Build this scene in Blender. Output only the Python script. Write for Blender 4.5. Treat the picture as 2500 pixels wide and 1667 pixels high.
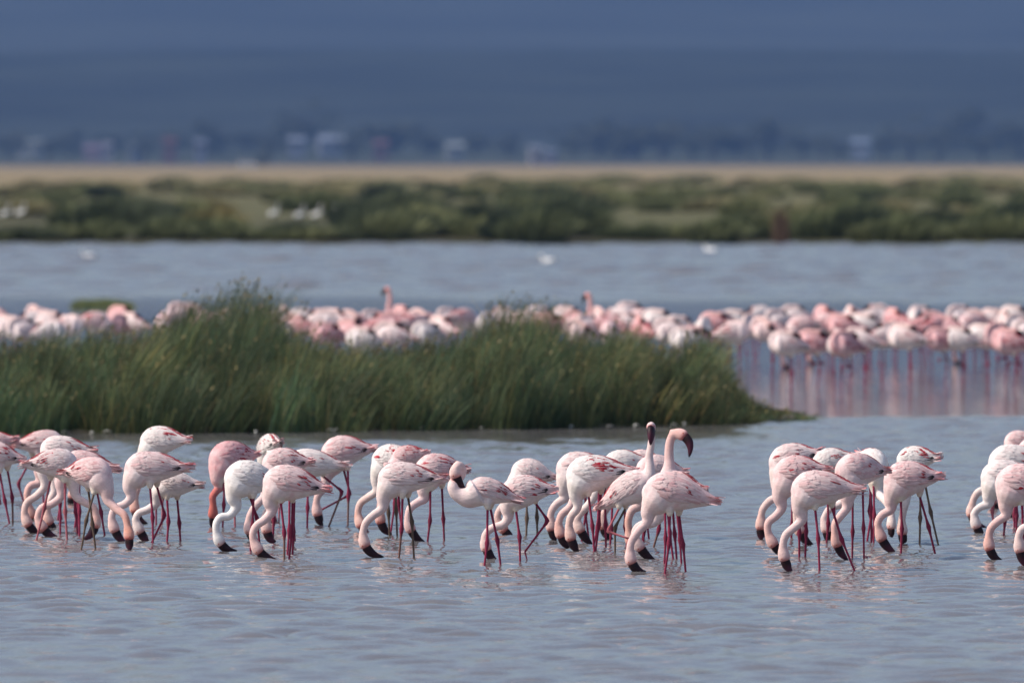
import bpy, math, random
import numpy as np
from mathutils import Vector

random.seed(11)
rng = np.random.default_rng(11)
for o in list(bpy.data.objects):
    bpy.data.objects.remove(o)
sc = bpy.context.scene
COL = sc.collection

# ------------------------------------------------------------------ camera
FPX = 27778.0          # focal length in photograph pixels (400 mm on a 36 mm sensor)
CAM_H = 2.16
ROW_H = 395.0          # photograph row of the true horizon
PITCH = math.atan((833.5 - ROW_H) / FPX)
cam = bpy.data.cameras.new("camera")
cam.lens = 400.0
cam.sensor_width = 36.0
cam.clip_start = 0.5
cam.clip_end = 40000.0
cam.dof.use_dof = True
cam.dof.focus_distance = 61.5
cam.dof.aperture_fstop = 5.4
cam_o = bpy.data.objects.new("camera", cam)
COL.objects.link(cam_o)
cam_o.location = (0, 0, CAM_H)
cam_o.rotation_euler = (math.pi / 2 - PITCH, 0, 0)
sc.camera = cam_o

# ------------------------------------------------------------------ sky, sun, exposure
SUN_EL = math.radians(46)
SUN_AZ = math.radians(-102)       # clockwise from +Y: left of the view, a little behind the camera
w = bpy.data.worlds.new("World")
sc.world = w
w.use_nodes = True
nt = w.node_tree
sky = nt.nodes.new("ShaderNodeTexSky")
sky.sky_type = 'NISHITA'
sky.sun_disc = False
sky.sun_elevation = SUN_EL
sky.sun_rotation = SUN_AZ
sky.air_density = 1.0
sky.dust_density = 3.0
sky.ozone_density = 1.8
bg = nt.nodes["Background"]
bg.inputs["Strength"].default_value = 0.15
nt.links.new(sky.outputs[0], bg.inputs["Color"])
sun = bpy.data.lights.new("sun", 'SUN')
sun.energy = 3.4
sun.angle = math.radians(2.0)
sun.color = (1.0, 0.92, 0.82)
sun_o = bpy.data.objects.new("sun", sun)
COL.objects.link(sun_o)
sdir = Vector((math.sin(SUN_AZ) * math.cos(SUN_EL), math.cos(SUN_AZ) * math.cos(SUN_EL), math.sin(SUN_EL)))
sun_o.rotation_euler = sdir.to_track_quat('Z', 'Y').to_euler()
sun_o.location = (0, 60, 60)
vs = sc.view_settings
vs.view_transform = 'Standard'
vs.look = 'None'
vs.exposure = 0.19
vs.gamma = 1.0
vs.use_curve_mapping = False
sc.cycles.use_denoising = True
sc.cycles.denoiser = 'OPENIMAGEDENOISE'
sc.cycles.max_bounces = 6
sc.cycles.volume_bounces = 1
sc.cycles.sample_clamp_indirect = 6.0
sc.cycles.caustics_reflective = False
sc.cycles.caustics_refractive = False

# ------------------------------------------------------------------ photograph pixel -> place
def ray(px, py):
    x = (px - 1250.0) / FPX
    y = -(py - 833.5) / FPX
    cp, sp = math.cos(PITCH), math.sin(PITCH)
    return np.array([x, cp + y * sp, -sp + y * cp])

def on_water(px, py, z=0.0):
    d = ray(px, py)
    t = (z - CAM_H) / d[2]
    return np.array([0, 0, CAM_H]) + d * t

def at_depth(px, py, Y):
    d = ray(px, py)
    return np.array([0, 0, CAM_H]) + d * (Y / d[1])

# ------------------------------------------------------------------ materials
def new_mat(name):
    m = bpy.data.materials.new(name)
    m.use_nodes = True
    return m, m.node_tree, m.node_tree.nodes["Principled BSDF"]

def plain(name, col, rough=0.8, var=0.12, scale=8.0, spec=0.3):
    m, t, b = new_mat(name)
    n = t.nodes.new("ShaderNodeTexNoise"); n.inputs["Scale"].default_value = scale
    n.inputs["Detail"].default_value = 5
    tc = t.nodes.new("ShaderNodeTexCoord")
    t.links.new(tc.outputs["Object"], n.inputs["Vector"])
    r = t.nodes.new("ShaderNodeValToRGB")
    r.color_ramp.elements[0].position = 0.3; r.color_ramp.elements[1].position = 0.7
    r.color_ramp.elements[0].color = tuple(c * (1 - var) for c in col) + (1,)
    r.color_ramp.elements[1].color = tuple(min(1, c * (1 + var)) for c in col) + (1,)
    t.links.new(n.outputs["Fac"], r.inputs["Fac"])
    t.links.new(r.outputs["Color"], b.inputs["Base Color"])
    b.inputs["Roughness"].default_value = rough
    b.inputs["Specular IOR Level"].default_value = spec
    return m

def attr_mat(name, rough, spec, var, nscale, bump=0.0, bdist=0.002, stretch=(1, 1, 1), sheen=0.0, trans=0.0):
    m, t, b = new_mat(name)
    a = t.nodes.new("ShaderNodeAttribute"); a.attribute_name = "Col"
    tc = t.nodes.new("ShaderNodeTexCoord")
    mp = t.nodes.new("ShaderNodeMapping"); mp.inputs["Scale"].default_value = stretch
    t.links.new(tc.outputs["Object"], mp.inputs["Vector"])
    n = t.nodes.new("ShaderNodeTexNoise"); n.inputs["Scale"].default_value = nscale
    n.inputs["Detail"].default_value = 6; n.inputs["Roughness"].default_value = 0.6
    t.links.new(mp.outputs["Vector"], n.inputs["Vector"])
    mr = t.nodes.new("ShaderNodeMapRange")
    mr.inputs["From Min"].default_value = 0.25; mr.inputs["From Max"].default_value = 0.75
    mr.inputs["To Min"].default_value = 1 - var; mr.inputs["To Max"].default_value = 1 + var * 0.6
    t.links.new(n.outputs["Fac"], mr.inputs["Value"])
    mx = t.nodes.new("ShaderNodeVectorMath"); mx.operation = 'SCALE'
    t.links.new(a.outputs["Color"], mx.inputs[0])
    t.links.new(mr.outputs["Result"], mx.inputs["Scale"])
    t.links.new(mx.outputs["Vector"], b.inputs["Base Color"])
    b.inputs["Roughness"].default_value = rough
    b.inputs["Specular IOR Level"].default_value = spec
    if sheen:
        b.inputs["Sheen Weight"].default_value = sheen
    if bump:
        bp = t.nodes.new("ShaderNodeBump"); bp.inputs["Strength"].default_value = bump
        bp.inputs["Distance"].default_value = bdist
        t.links.new(n.outputs["Fac"], bp.inputs["Height"])
        t.links.new(bp.outputs["Normal"], b.inputs["Normal"])
    if trans:
        out = t.nodes["Material Output"]
        tr = t.nodes.new("ShaderNodeBsdfTranslucent")
        t.links.new(mx.outputs["Vector"], tr.inputs["Color"])
        ms = t.nodes.new("ShaderNodeMixShader"); ms.inputs["Fac"].default_value = trans
        t.links.new(b.outputs[0], ms.inputs[1]); t.links.new(tr.outputs[0], ms.inputs[2])
        t.links.new(ms.outputs[0], out.inputs["Surface"])
    return m

M = {}
M['plumage'] = attr_mat('plumage', 0.85, 0.15, 0.16, 60, bump=0.5, bdist=0.003, stretch=(0.6, 2.0, 2.0), sheen=0.1)
M['feather'] = attr_mat('feather', 0.8, 0.2, 0.14, 60, bump=0.35, bdist=0.003, stretch=(0.6, 3, 3), trans=0.12)
M['bill'] = attr_mat('bill', 0.5, 0.22, 0.25, 60, bump=0.2)
M['eye'] = attr_mat('eye', 0.15, 0.5, 0.05, 60)
M['reed'] = attr_mat('reed_blade', 0.6, 0.25, 0.15, 3.0, trans=0.25)
M['leaf'] = attr_mat('foliage', 0.7, 0.2, 0.15, 0.5, trans=0.15)

# ------------------------------------------------------------------ mesh helpers
def mesh_obj(name, verts, faces, mat, parent=None, col=None, smooth=True, mesh=None):
    if mesh is None:
        mesh = bpy.data.meshes.new(name)
        mesh.from_pydata([tuple(v) for v in np.asarray(verts).tolist()], [], faces)
        if smooth:
            mesh.polygons.foreach_set("use_smooth", [True] * len(mesh.polygons))
        if col is not None:
            set_col(mesh, col)
        if mat is not None:
            mesh.materials.append(mat)
        mesh.update()
    o = bpy.data.objects.new(name, mesh)
    COL.objects.link(o)
    if parent is not None:
        o.parent = parent
    return o

def set_col(mesh, col):
    col = np.asarray(col, dtype=np.float32)
    c4 = np.ones((len(mesh.vertices), 4), dtype=np.float32)
    c4[:, :3] = col
    a = mesh.color_attributes.new("Col", 'FLOAT_COLOR', 'POINT')
    a.data.foreach_set("color", c4.ravel())

def quads_mesh(name, verts, quads, mat, col=None, smooth=False):
    """big meshes straight from numpy arrays, faces all quads"""
    me = bpy.data.meshes.new(name)
    nv, nf = len(verts), len(quads)
    me.vertices.add(nv)
    me.vertices.foreach_set("co", np.asarray(verts, dtype=np.float32).ravel())
    me.loops.add(nf * 4)
    me.loops.foreach_set("vertex_index", np.asarray(quads, dtype=np.int32).ravel())
    me.polygons.add(nf)
    me.polygons.foreach_set("loop_start", np.arange(nf, dtype=np.int32) * 4)
    me.polygons.foreach_set("loop_total", np.full(nf, 4, dtype=np.int32))
    me.update(calc_edges=True)
    me.validate()
    if smooth:
        me.polygons.foreach_set("use_smooth", [True] * nf)
    if col is not None:
        set_col(me, col)
    if mat is not None:
        me.materials.append(mat)
    return me

def tag(o, label=None, cat=None, group=None, kind=None):
    if label: o["label"] = label
    if cat: o["category"] = cat
    if group: o["group"] = group
    if kind: o["kind"] = kind
    return o

def empty(name, loc, rz=0.0):
    o = bpy.data.objects.new(name, None)
    o.empty_display_size = 0.1
    COL.objects.link(o)
    o.location = tuple(float(v) for v in loc)
    o.rotation_euler = (0, 0, rz)
    return o

def copy_tree(o, parent=None):
    c = o.copy()
    COL.objects.link(c)
    c.parent = parent
    for ch in [x for x in bpy.data.objects if x.parent == o]:
        copy_tree(ch, c)
    return c

def unit(v):
    v = np.asarray(v, float)
    return v / (np.linalg.norm(v) + 1e-12)

def catmull(pts, per=8):
    p = np.asarray(pts, float)
    p = np.vstack([2 * p[0] - p[1], p, 2 * p[-1] - p[-2]])
    out = []
    for i in range(1, len(p) - 2):
        for k in range(per):
            t = k / per
            a, b, c, d = p[i - 1], p[i], p[i + 1], p[i + 2]
            out.append(0.5 * ((2 * b) + (-a + c) * t + (2 * a - 5 * b + 4 * c - d) * t * t + (-a + 3 * b - 3 * c + d) * t ** 3))
    out.append(p[-2])
    return np.array(out)

def tube(P, ra, rb, n=12, ref=(0, 1, 0)):
    """closed tube round the path P; ra = radius in the plane square to ref, rb = radius along ref"""
    P = np.asarray(P, float)
    m = len(P)
    T = np.gradient(P, axis=0)
    T /= (np.linalg.norm(T, axis=1, keepdims=True) + 1e-12)
    ref = unit(ref)
    Bv = ref - T * (T @ ref)[:, None]
    Bv /= (np.linalg.norm(Bv, axis=1, keepdims=True) + 1e-12)
    Nv = np.cross(Bv, T)
    ang = np.arange(n) * 2 * math.pi / n
    V = P[:, None, :] + Nv[:, None, :] * (np.cos(ang)[None, :, None] * np.asarray(ra)[:, None, None]) \
        + Bv[:, None, :] * (np.sin(ang)[None, :, None] * np.asarray(rb)[:, None, None])
    verts = V.reshape(-1, 3)
    faces = []
    for i in range(m - 1):
        for j in range(n):
            k = (j + 1) % n
            faces.append((i * n + j, (i + 1) * n + j, (i + 1) * n + k, i * n + k))
    verts = np.vstack([verts, P[0], P[-1]])
    a, b = len(verts) - 2, len(verts) - 1
    for j in range(n):
        k = (j + 1) % n
        faces.append((a, j, k))
        faces.append((b, (m - 1) * n + k, (m - 1) * n + j))
    return verts, faces

class Geo:
    def __init__(self):
        self.v = []; self.f = []; self.c = []; self.n = 0
    def add(self, v, f, c=(1, 1, 1)):
        v = np.asarray(v, float)
        self.v.append(v)
        self.f += [tuple(int(i) + self.n for i in q) for q in f]
        c = np.asarray(c, float)
        if c.ndim == 1: c = np.tile(c, (len(v), 1))
        self.c.append(c)
        self.n += len(v)
    def build(self, name, mat, parent=None, smooth=True):
        return mesh_obj(name, np.vstack(self.v), self.f, mat, parent, np.vstack(self.c), smooth)

def vnoise(p, f, seed=0.0):
    x, y, z = (p * f).T
    return (np.sin(x * 1.0 + 1.7 * np.sin(y * 0.9 + seed) + seed) + np.sin(y * 1.3 + 1.3 * np.sin(z * 1.1 + seed * 2) + 2.1)
            + np.sin(z * 0.9 + 1.9 * np.sin(x * 1.2 + seed * 3) + 4.2)) / 3.0

def mixc(a, b, t):
    a = np.asarray(a, float); b = np.asarray(b, float)
    t = np.clip(np.asarray(t, float), 0, 1)[..., None]
    return a * (1 - t) + b * t

def sstep(a, b, x):
    t = np.clip((np.asarray(x, float) - a) / (b - a), 0, 1)
    return t * t * (3 - 2 * t)

# ------------------------------------------------------------------ ground, water, hills
def profile(y):
    ys = [-400, 270, 291, 294, 310, 600, 1500, 3300, 4200, 5200, 6500, 7600]
    zs = [-0.6, -0.6, -0.12, 0.10, 0.16, 0.25, 0.30, 0.40, 0.9, 7.0, 30.0, 44.0]
    return np.interp(y, ys, zs)

def ground_sheet():
    ys = np.concatenate([np.linspace(-400, 270, 8), np.linspace(275, 330, 40), np.linspace(340, 1000, 60),
                         np.linspace(1050, 4200, 60), np.linspace(4300, 7600, 40)])
    nx = 121
    t = np.linspace(-1, 1, nx)
    V = []
    for y in ys:
        hw = 260 + 0.45 * max(y, 0)
        x = np.sign(t) * np.abs(t) ** 1.6 * hw
        yy = y + (1.6 * np.sin(x * 0.11 + 1) + 0.9 * np.sin(x * 0.31) + 0.5 * np.sin(x * 0.83 + 2)) * (1 if 272 < y < 340 else 0)
        z = profile(np.full(nx, y)) + np.where(y > 4300, 1.5 * np.sin(x * 0.02 + y * 0.01), 0)
        z = z + (0.05 * np.sin(x * 0.7 + y) + 0.04 * np.sin(x * 0.23 + y * .3)) * (1 if y > 296 else 0)
        V.append(np.stack([x, np.broadcast_to(yy, x.shape), z], 1))
    V = np.array(V)
    r, c = V.shape[:2]
    idx = np.arange(r * c).reshape(r, c)
    Q = np.stack([idx[:-1, :-1], idx[:-1, 1:], idx[1:, 1:], idx[1:, :-1]], -1).reshape(-1, 4)
    m, t_, b = new_mat("shore_and_plain")
    L = t_.links
    tc = t_.nodes.new("ShaderNodeTexCoord")
    sep = t_.nodes.new("ShaderNodeSeparateXYZ"); L.new(tc.outputs["Object"], sep.inputs[0])
    nz = t_.nodes.new("ShaderNodeTexNoise"); nz.inputs["Scale"].default_value = 0.05; nz.inputs["Detail"].default_value = 6
    L.new(tc.outputs["Object"], nz.inputs["Vector"])
    n2 = t_.nodes.new("ShaderNodeTexNoise"); n2.inputs["Scale"].default_value = 0.9; n2.inputs["Detail"].default_value = 6
    L.new(tc.outputs["Object"], n2.inputs["Vector"])
    ad = t_.nodes.new("ShaderNodeMath"); ad.operation = 'MULTIPLY_ADD'
    L.new(nz.outputs["Fac"], ad.inputs[0]); ad.inputs[1].default_value = 700.0
    L.new(sep.outputs["Y"], ad.inputs[2])
    mr = t_.nodes.new("ShaderNodeMapRange")
    mr.inputs["From Min"].default_value = 300.0 + 350; mr.inputs["From Max"].default_value = 5000.0 + 350
    L.new(ad.outputs[0], mr.inputs["Value"])
    cr = t_.nodes.new("ShaderNodeValToRGB")
    e = cr.color_ramp.elements
    e[0].position = 0.0; e[0].color = (0.055, 0.052, 0.03, 1)
    e[1].position = 1.0; e[1].color = (0.05, 0.06, 0.035, 1)
    for p, col in [(0.006, (0.10, 0.10, 0.05, 1)), (0.10, (0.14, 0.13, 0.062, 1)), (0.17, (0.275, 0.215, 0.12, 1)), (0.78, (0.285, 0.225, 0.13, 1)), (0.84, (0.06, 0.065, 0.04, 1))]:
        x = e.new(p); x.color = col
    L.new(mr.outputs["Result"], cr.inputs["Fac"])
    mx = t_.nodes.new("ShaderNodeMix"); mx.data_type = 'RGBA'; mx.blend_type = 'MULTIPLY'; mx.inputs["Factor"].default_value = 0.6
    r2 = t_.nodes.new("ShaderNodeValToRGB"); r2.color_ramp.elements[0].color = (0.55, 0.55, 0.5, 1); r2.color_ramp.elements[1].color = (1.2, 1.15, 1.1, 1)
    L.new(n2.outputs["Fac"], r2.inputs["Fac"])
    L.new(cr.outputs["Color"], mx.inputs["A"]); L.new(r2.outputs["Color"], mx.inputs["B"])
    L.new(mx.outputs["Result"], b.inputs["Base Color"])
    b.inputs["Roughness"].default_value = 0.95; b.inputs["Specular IOR Level"].default_value = 0.1
    me = quads_mesh("ground", V.reshape(-1, 3), Q, m, smooth=True)
    o = bpy.data.objects.new("ground", me); COL.objects.link(o)
    tag(o, "flat lake shore and dry tan plain beyond the water", "ground", kind="structure")

def water_sheet():
    m, t, b = new_mat("lake_water")
    L = t.links
    tc = t.nodes.new("ShaderNodeTexCoord")
    sep = t.nodes.new("ShaderNodeSeparateXYZ"); L.new(tc.outputs["Object"], sep.inputs[0])
    # wind lanes: rippled near water, calm lane sheltered behind the reeds, rippled again beyond
    lane = t.nodes.new("ShaderNodeTexNoise"); lane.inputs["Scale"].default_value = 0.12; lane.inputs["Detail"].default_value = 3
    L.new(tc.outputs["Object"], lane.inputs["Vector"])
    la = t.nodes.new("ShaderNodeMath"); la.operation = 'MULTIPLY_ADD'
    L.new(lane.outputs["Fac"], la.inputs[0]); la.inputs[1].default_value = 10.0; L.new(sep.outputs["Y"], la.inputs[2])
    mr = t.nodes.new("ShaderNodeMapRange"); mr.inputs["From Min"].default_value = 0; mr.inputs["From Max"].default_value = 300
    L.new(la.outputs[0], mr.inputs["Value"])
    rp = t.nodes.new("ShaderNodeValToRGB")
    e = rp.color_ramp.elements
    e[0].position = 0.0; e[0].color = (.05, .05, .05, 1)
    e[1].position = 1.0; e[1].color = (.12, .12, .12, 1)
    for p, v in [((95 + 5) / 300, 0.05), ((99.5 + 5) / 300, 0.045), ((158 + 5) / 300, 0.03), ((184 + 5) / 300, 0.12)]:
        x = e.new(p); x.color = (v, v, v, 1)
    L.new(mr.outputs["Result"], rp.inputs["Fac"])
    def noise(scale, sx, sy, detail, dist):
        mp = t.nodes.new("ShaderNodeMapping"); mp.inputs["Scale"].default_value = (sx, sy, 1)
        L.new(tc.outputs["Object"], mp.inputs["Vector"])
        n = t.nodes.new("ShaderNodeTexNoise"); n.inputs["Scale"].default_value = scale
        n.inputs["Detail"].default_value = detail; n.inputs["Distortion"].default_value = dist
        n.inputs["Roughness"].default_value = 0.55
        L.new(mp.outputs["Vector"], n.inputs["Vector"])
        return n
    n1 = noise(1.0, 3.2, 1.3, 3, 0.5)
    n2 = noise(9.0, 1.0, 0.8, 3, 0.6)
    h = t.nodes.new("ShaderNodeMath"); h.operation = 'MULTIPLY_ADD'
    L.new(n2.outputs["Fac"], h.inputs[0]); h.inputs[1].default_value = 0.28
    L.new(n1.outputs["Fac"], h.inputs[2])
    hs = t.nodes.new("ShaderNodeMath"); hs.operation = 'MULTIPLY'
    L.new(h.outputs[0], hs.inputs[0]); L.new(rp.outputs["Color"], hs.inputs[1])
    bp = t.nodes.new("ShaderNodeBump"); bp.inputs["Strength"].default_value = 1.0; bp.inputs["Distance"].default_value = 0.30
    L.new(hs.outputs[0], bp.inputs["Height"])
    L.new(bp.outputs["Normal"], b.inputs["Normal"])
    b.inputs["Base Color"].default_value = (0.142, 0.134, 0.135, 1)
    b.inputs["Roughness"].default_value = 0.05
    b.inputs["IOR"].default_value = 1.333
    # one sheet: fine wave geometry where the picture resolves it, coarse beyond
    xs = np.concatenate([[-320, -120, -40, -15, -8], np.arange(-5.2, 5.21, 0.058), [8, 15, 40, 120, 320]])
    ys = np.concatenate([[-300, -50, 20, 38], np.arange(43.0, 99.0, 0.05), [104, 112, 130, 150]])
    X, Y = np.meshgrid(xs, ys)
    Z = np.zeros_like(X)
    r_ = np.random.default_rng(3)
    wts = 0
    for k in range(46):
        lam = 0.21 * (0.47 / 0.21) ** r_.random()
        th = r_.normal(math.pi / 2 - .1, .48)
        kk = 2 * math.pi / lam
        amp = lam * 0.0068
        ph = r_.uniform(0, 6.28)
        arg = kk * (np.cos(th) * X + np.sin(th) * Y) + ph
        grp = 0.55 + 0.45 * np.sin(X * r_.uniform(.3, 1.3) + Y * r_.uniform(.1, .5) + r_.uniform(0, 6))
        Z += amp * grp * np.sin(arg)
    for (fx, fy, amp_) in FEET:                                       # rings spreading from legs and bills
        ix = np.abs(xs - fx) < .8; iy = np.abs(ys - fy) < .8
        if not ix.any() or not iy.any(): continue
        sub_ = np.ix_(iy, ix)
        r = np.hypot(X[sub_] - fx, Y[sub_] - fy)
        Z[sub_] += amp_ * np.exp(-r / .26) * np.cos(2 * math.pi * r / .17 + fx * 9)
    Z *= (1 - .75 * sstep(85.5, 89.5, Y) * sstep(2.6, 1.6, X)) * sstep(5.2, 4.6, np.abs(X)) * sstep(43, 45, Y) * sstep(97.5, 94.5, Y + .5 * np.sin(X * .9))
    V = np.stack([X, Y, Z], -1).reshape(-1, 3)
    idx = np.arange(X.size).reshape(X.shape)
    Q = np.stack([idx[:-1, :-1], idx[:-1, 1:], idx[1:, 1:], idx[1:, :-1]], -1).reshape(-1, 4)
    o = bpy.data.objects.new("water", quads_mesh("water", V, Q, m, smooth=True)); COL.objects.link(o)
    tag(o, "rippled grey blue lake water", "water", kind="structure")
    # the open lake beyond the calm lane, with its own longer wind waves
    xs = np.concatenate([[-320, -120, -50], np.arange(-18, 18.1, 0.22), [50, 120, 320]])
    ys = np.concatenate([[150, 160], np.arange(166, 296, 0.22), [300]])
    X, Y = np.meshgrid(xs, ys)
    Z = np.zeros_like(X)
    for k in range(30):
        lam = 0.95 * (2.2 / 0.95) ** r_.random()
        th = r_.normal(math.pi / 2, .6); kk = 2 * math.pi / lam
        Z += lam * .0062 * np.sin(kk * (np.cos(th) * X + np.sin(th) * Y) + r_.uniform(0, 6.28))
    Z *= sstep(18, 16.5, np.abs(X)) * sstep(174, 190, Y + 3 * np.sin(X * .3) + 2 * np.sin(X * .9 + 1)) * sstep(295.5, 291, Y)
    V = np.stack([X, Y, Z], -1).reshape(-1, 3)
    idx = np.arange(X.size).reshape(X.shape)
    Q = np.stack([idx[:-1, :-1], idx[:-1, 1:], idx[1:, 1:], idx[1:, :-1]], -1).reshape(-1, 4)
    o = bpy.data.objects.new("open_water", quads_mesh("open_water", V, Q, m, smooth=True)); COL.objects.link(o)
    tag(o, "paler wind ruffled open water between the flock and the far shore", "water", kind="structure")

def ridge(name, y0, y1, xhw, height, nx, ny, mat, seed, label):
    xs = np.linspace(-xhw, xhw, nx); ys = np.linspace(y0, y1, ny)
    X, Y = np.meshgrid(xs, ys)
    t = (Y - y0) / (y1 - y0)
    n = (np.sin(X * 0.0021 + seed) * 0.5 + np.sin(X * 0.0057 + seed * 2) * 0.22 + np.sin(X * 0.017 + seed * 3 + Y * .004) * 0.10
         + np.sin(X * 0.043 + Y * 0.011) * 0.05)
    Z = height(t, X) * (1 + 0.10 * n) + profile(Y) * (1 - t) - 2.0 * (1 - t) + 3 * np.sin(X * 0.03 + Y * 0.02) * t
    V = np.stack([X, Y, Z], -1).reshape(-1, 3)
    idx = np.arange(nx * ny).reshape(ny, nx)
    Q = np.stack([idx[:-1, :-1], idx[:-1, 1:], idx[1:, 1:], idx[1:, :-1]], -1).reshape(-1, 4)
    me = quads_mesh(name, V, Q, mat, smooth=True)
    o = bpy.data.objects.new(name, me); COL.objects.link(o)
    tag(o, label, "hills", kind="structure")
    return o

ground_sheet()
hill_mat = plain("scrub_hillside", (0.032, 0.038, 0.028), 0.95, 0.45, 0.006, 0.1)
far_mat = plain("mountain_slope", (0.055, 0.063, 0.052), 0.95, 0.30, 0.003, 0.1)
ridge("hills", 5200, 7400, 3600, lambda t, X: 62 * np.sin(np.clip(t, 0, 1) * math.pi * 0.5) ** 1.1 + 8 * sstep(200, 2500, np.abs(X)), 160, 50, hill_mat, 1.0,
      "low scrub covered hill rising behind the village")
ridge("mountain", 7300, 10600, 4600, lambda t, X: 195 * np.clip(t, 0, 1) ** 0.9, 160, 60, far_mat, 2.3,
      "tall hazy blue mountain slope filling the background")

# ------------------------------------------------------------------ air
def haze_box():
    m = bpy.data.materials.new("haze_air"); m.use_nodes = True
    t = m.node_tree
    t.nodes.remove(t.nodes["Principled BSDF"])
    v = t.nodes.new("ShaderNodeVolumePrincipled")
    v.inputs["Color"].default_value = (0.097, 0.183, 0.40, 1)
    v.inputs["Density"].default_value = 1.35e-4
    v.inputs["Anisotropy"].default_value = 0.0
    t.links.new(v.outputs[0], t.nodes["Material Output"].inputs["Volume"])
    x, y0, y1, z0, z1 = 5200, -900, 11200, -1.7, 236
    V = [(-x, y0, z0), (x, y0, z0), (x, y1, z0), (-x, y1, z0), (-x, y0, z1), (x, y0, z1), (x, y1, z1), (-x, y1, z1)]
    F = [(0, 3, 2, 1), (4, 5, 6, 7), (0, 1, 5, 4), (1, 2, 6, 5), (2, 3, 7, 6), (3, 0, 4, 7)]
    o = mesh_obj("haze", V, F, m, smooth=False)
    tag(o, "blue haze in the air over the lake and plain", "haze", kind="stuff")
haze_box()

# ------------------------------------------------------------------ flamingo builder
WHITE = np.array([0.84, 0.79, 0.76]); PINK = np.array([0.74, 0.40, 0.41]); ROSE = np.array([0.62, 0.20, 0.22])
SALMON = np.array([0.70, 0.33, 0.25]); CRIM = np.array([0.36, 0.012, 0.028]); BLACK = np.array([0.012, 0.011, 0.013])
CREAM = np.array([0.78, 0.66, 0.55])
LEGC = {'crimson': (0.33, 0.035, 0.085), 'mud': (0.17, 0.115, 0.085), 'pink': (0.55, 0.15, 0.18), 'half': (0.33, 0.035, 0.085)}
S_K = [-1.0, -0.93, -0.8, -0.5, -0.15, 0.3, 0.7, 1.1, 1.5, 1.9, 2.3, 2.7, 3.05]
H_K = [0.05, 0.38, 0.60, 0.86, 0.98, 1.00, 0.95, 0.84, 0.68, 0.49, 0.30, 0.16, 0.05]

class Torso:
    def __init__(self, B, R, T):
        self.B = np.array([B[0], 0, B[1]]); self.R = R
        a = np.array([T[0] - B[0], 0, T[1] - B[1]])
        self.L = np.linalg.norm(a); self.a = a / self.L
        n = np.array([-self.a[2], 0, self.a[0]])
        self.n = n if n[2] > 0 else -n
    def c(self, s):
        d = s * self.R if s < 0 else s * self.L / 3.05
        cam_ = 0.10 * self.R * math.sin(math.pi * min(max((s + .4) / 2.6, 0), 1))
        return self.B + self.a * d + self.n * cam_
    def hw(self, s):
        h = float(np.interp(s, S_K, H_K)) * self.R
        return h, h * 0.80
    def surf(self, s, phi, side, off=0.0):
        h, w_ = self.hw(s)
        d = self.n * math.cos(phi) * h + np.array([0, side * math.sin(phi) * w_, 0])
        return self.c(s) + d + unit(d) * off

def remesh_union(parts, voxel, smooth_it):
    g = Geo()
    for v, f in parts: g.add(v, f)
    o = g.build("tmp_union", None)
    r = o.modifiers.new("r", 'REMESH'); r.mode = 'VOXEL'; r.voxel_size = voxel; r.use_smooth_shade = True
    s = o.modifiers.new("s", 'SMOOTH'); s.factor = 0.5; s.iterations = smooth_it
    dg = bpy.context.evaluated_depsgraph_get()
    me = o.evaluated_get(dg).to_mesh()
    nv = len(me.vertices)
    V = np.empty(nv * 3, dtype=np.float32); me.vertices.foreach_get("co", V); V = V.reshape(-1, 3).astype(float)
    F = [tuple(p.vertices) for p in me.polygons]
    o.evaluated_get(dg).to_mesh_clear()
    old = o.data
    bpy.data.objects.remove(o); bpy.data.meshes.remove(old)
    return V, F

def feather_card(g, pts, widths, across, cols, camber=0.0022):
    """a curved feather blade: a row of points with a width direction at each"""
    pts = np.asarray(pts); n = len(pts)
    nrm = [unit(np.cross(unit(pts[min(i + 1, n - 1)] - pts[max(i - 1, 0)]), across[i])) for i in range(n)]
    v = []; c = []
    for i in range(n):
        v += [pts[i] - across[i] * widths[i], pts[i] + nrm[i] * camber * np.sign(nrm[i] @ (pts[i] - g.center) + 1e-9), pts[i] + across[i] * widths[i]]
        c += [cols[i]] * 3
    f = []
    for i in range(n - 1):
        f += [(3 * i, 3 * i + 1, 3 * i + 4, 3 * i + 3), (3 * i + 1, 3 * i + 2, 3 * i + 5, 3 * i + 4)]
    g.add(v, f, np.array(c))

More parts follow.
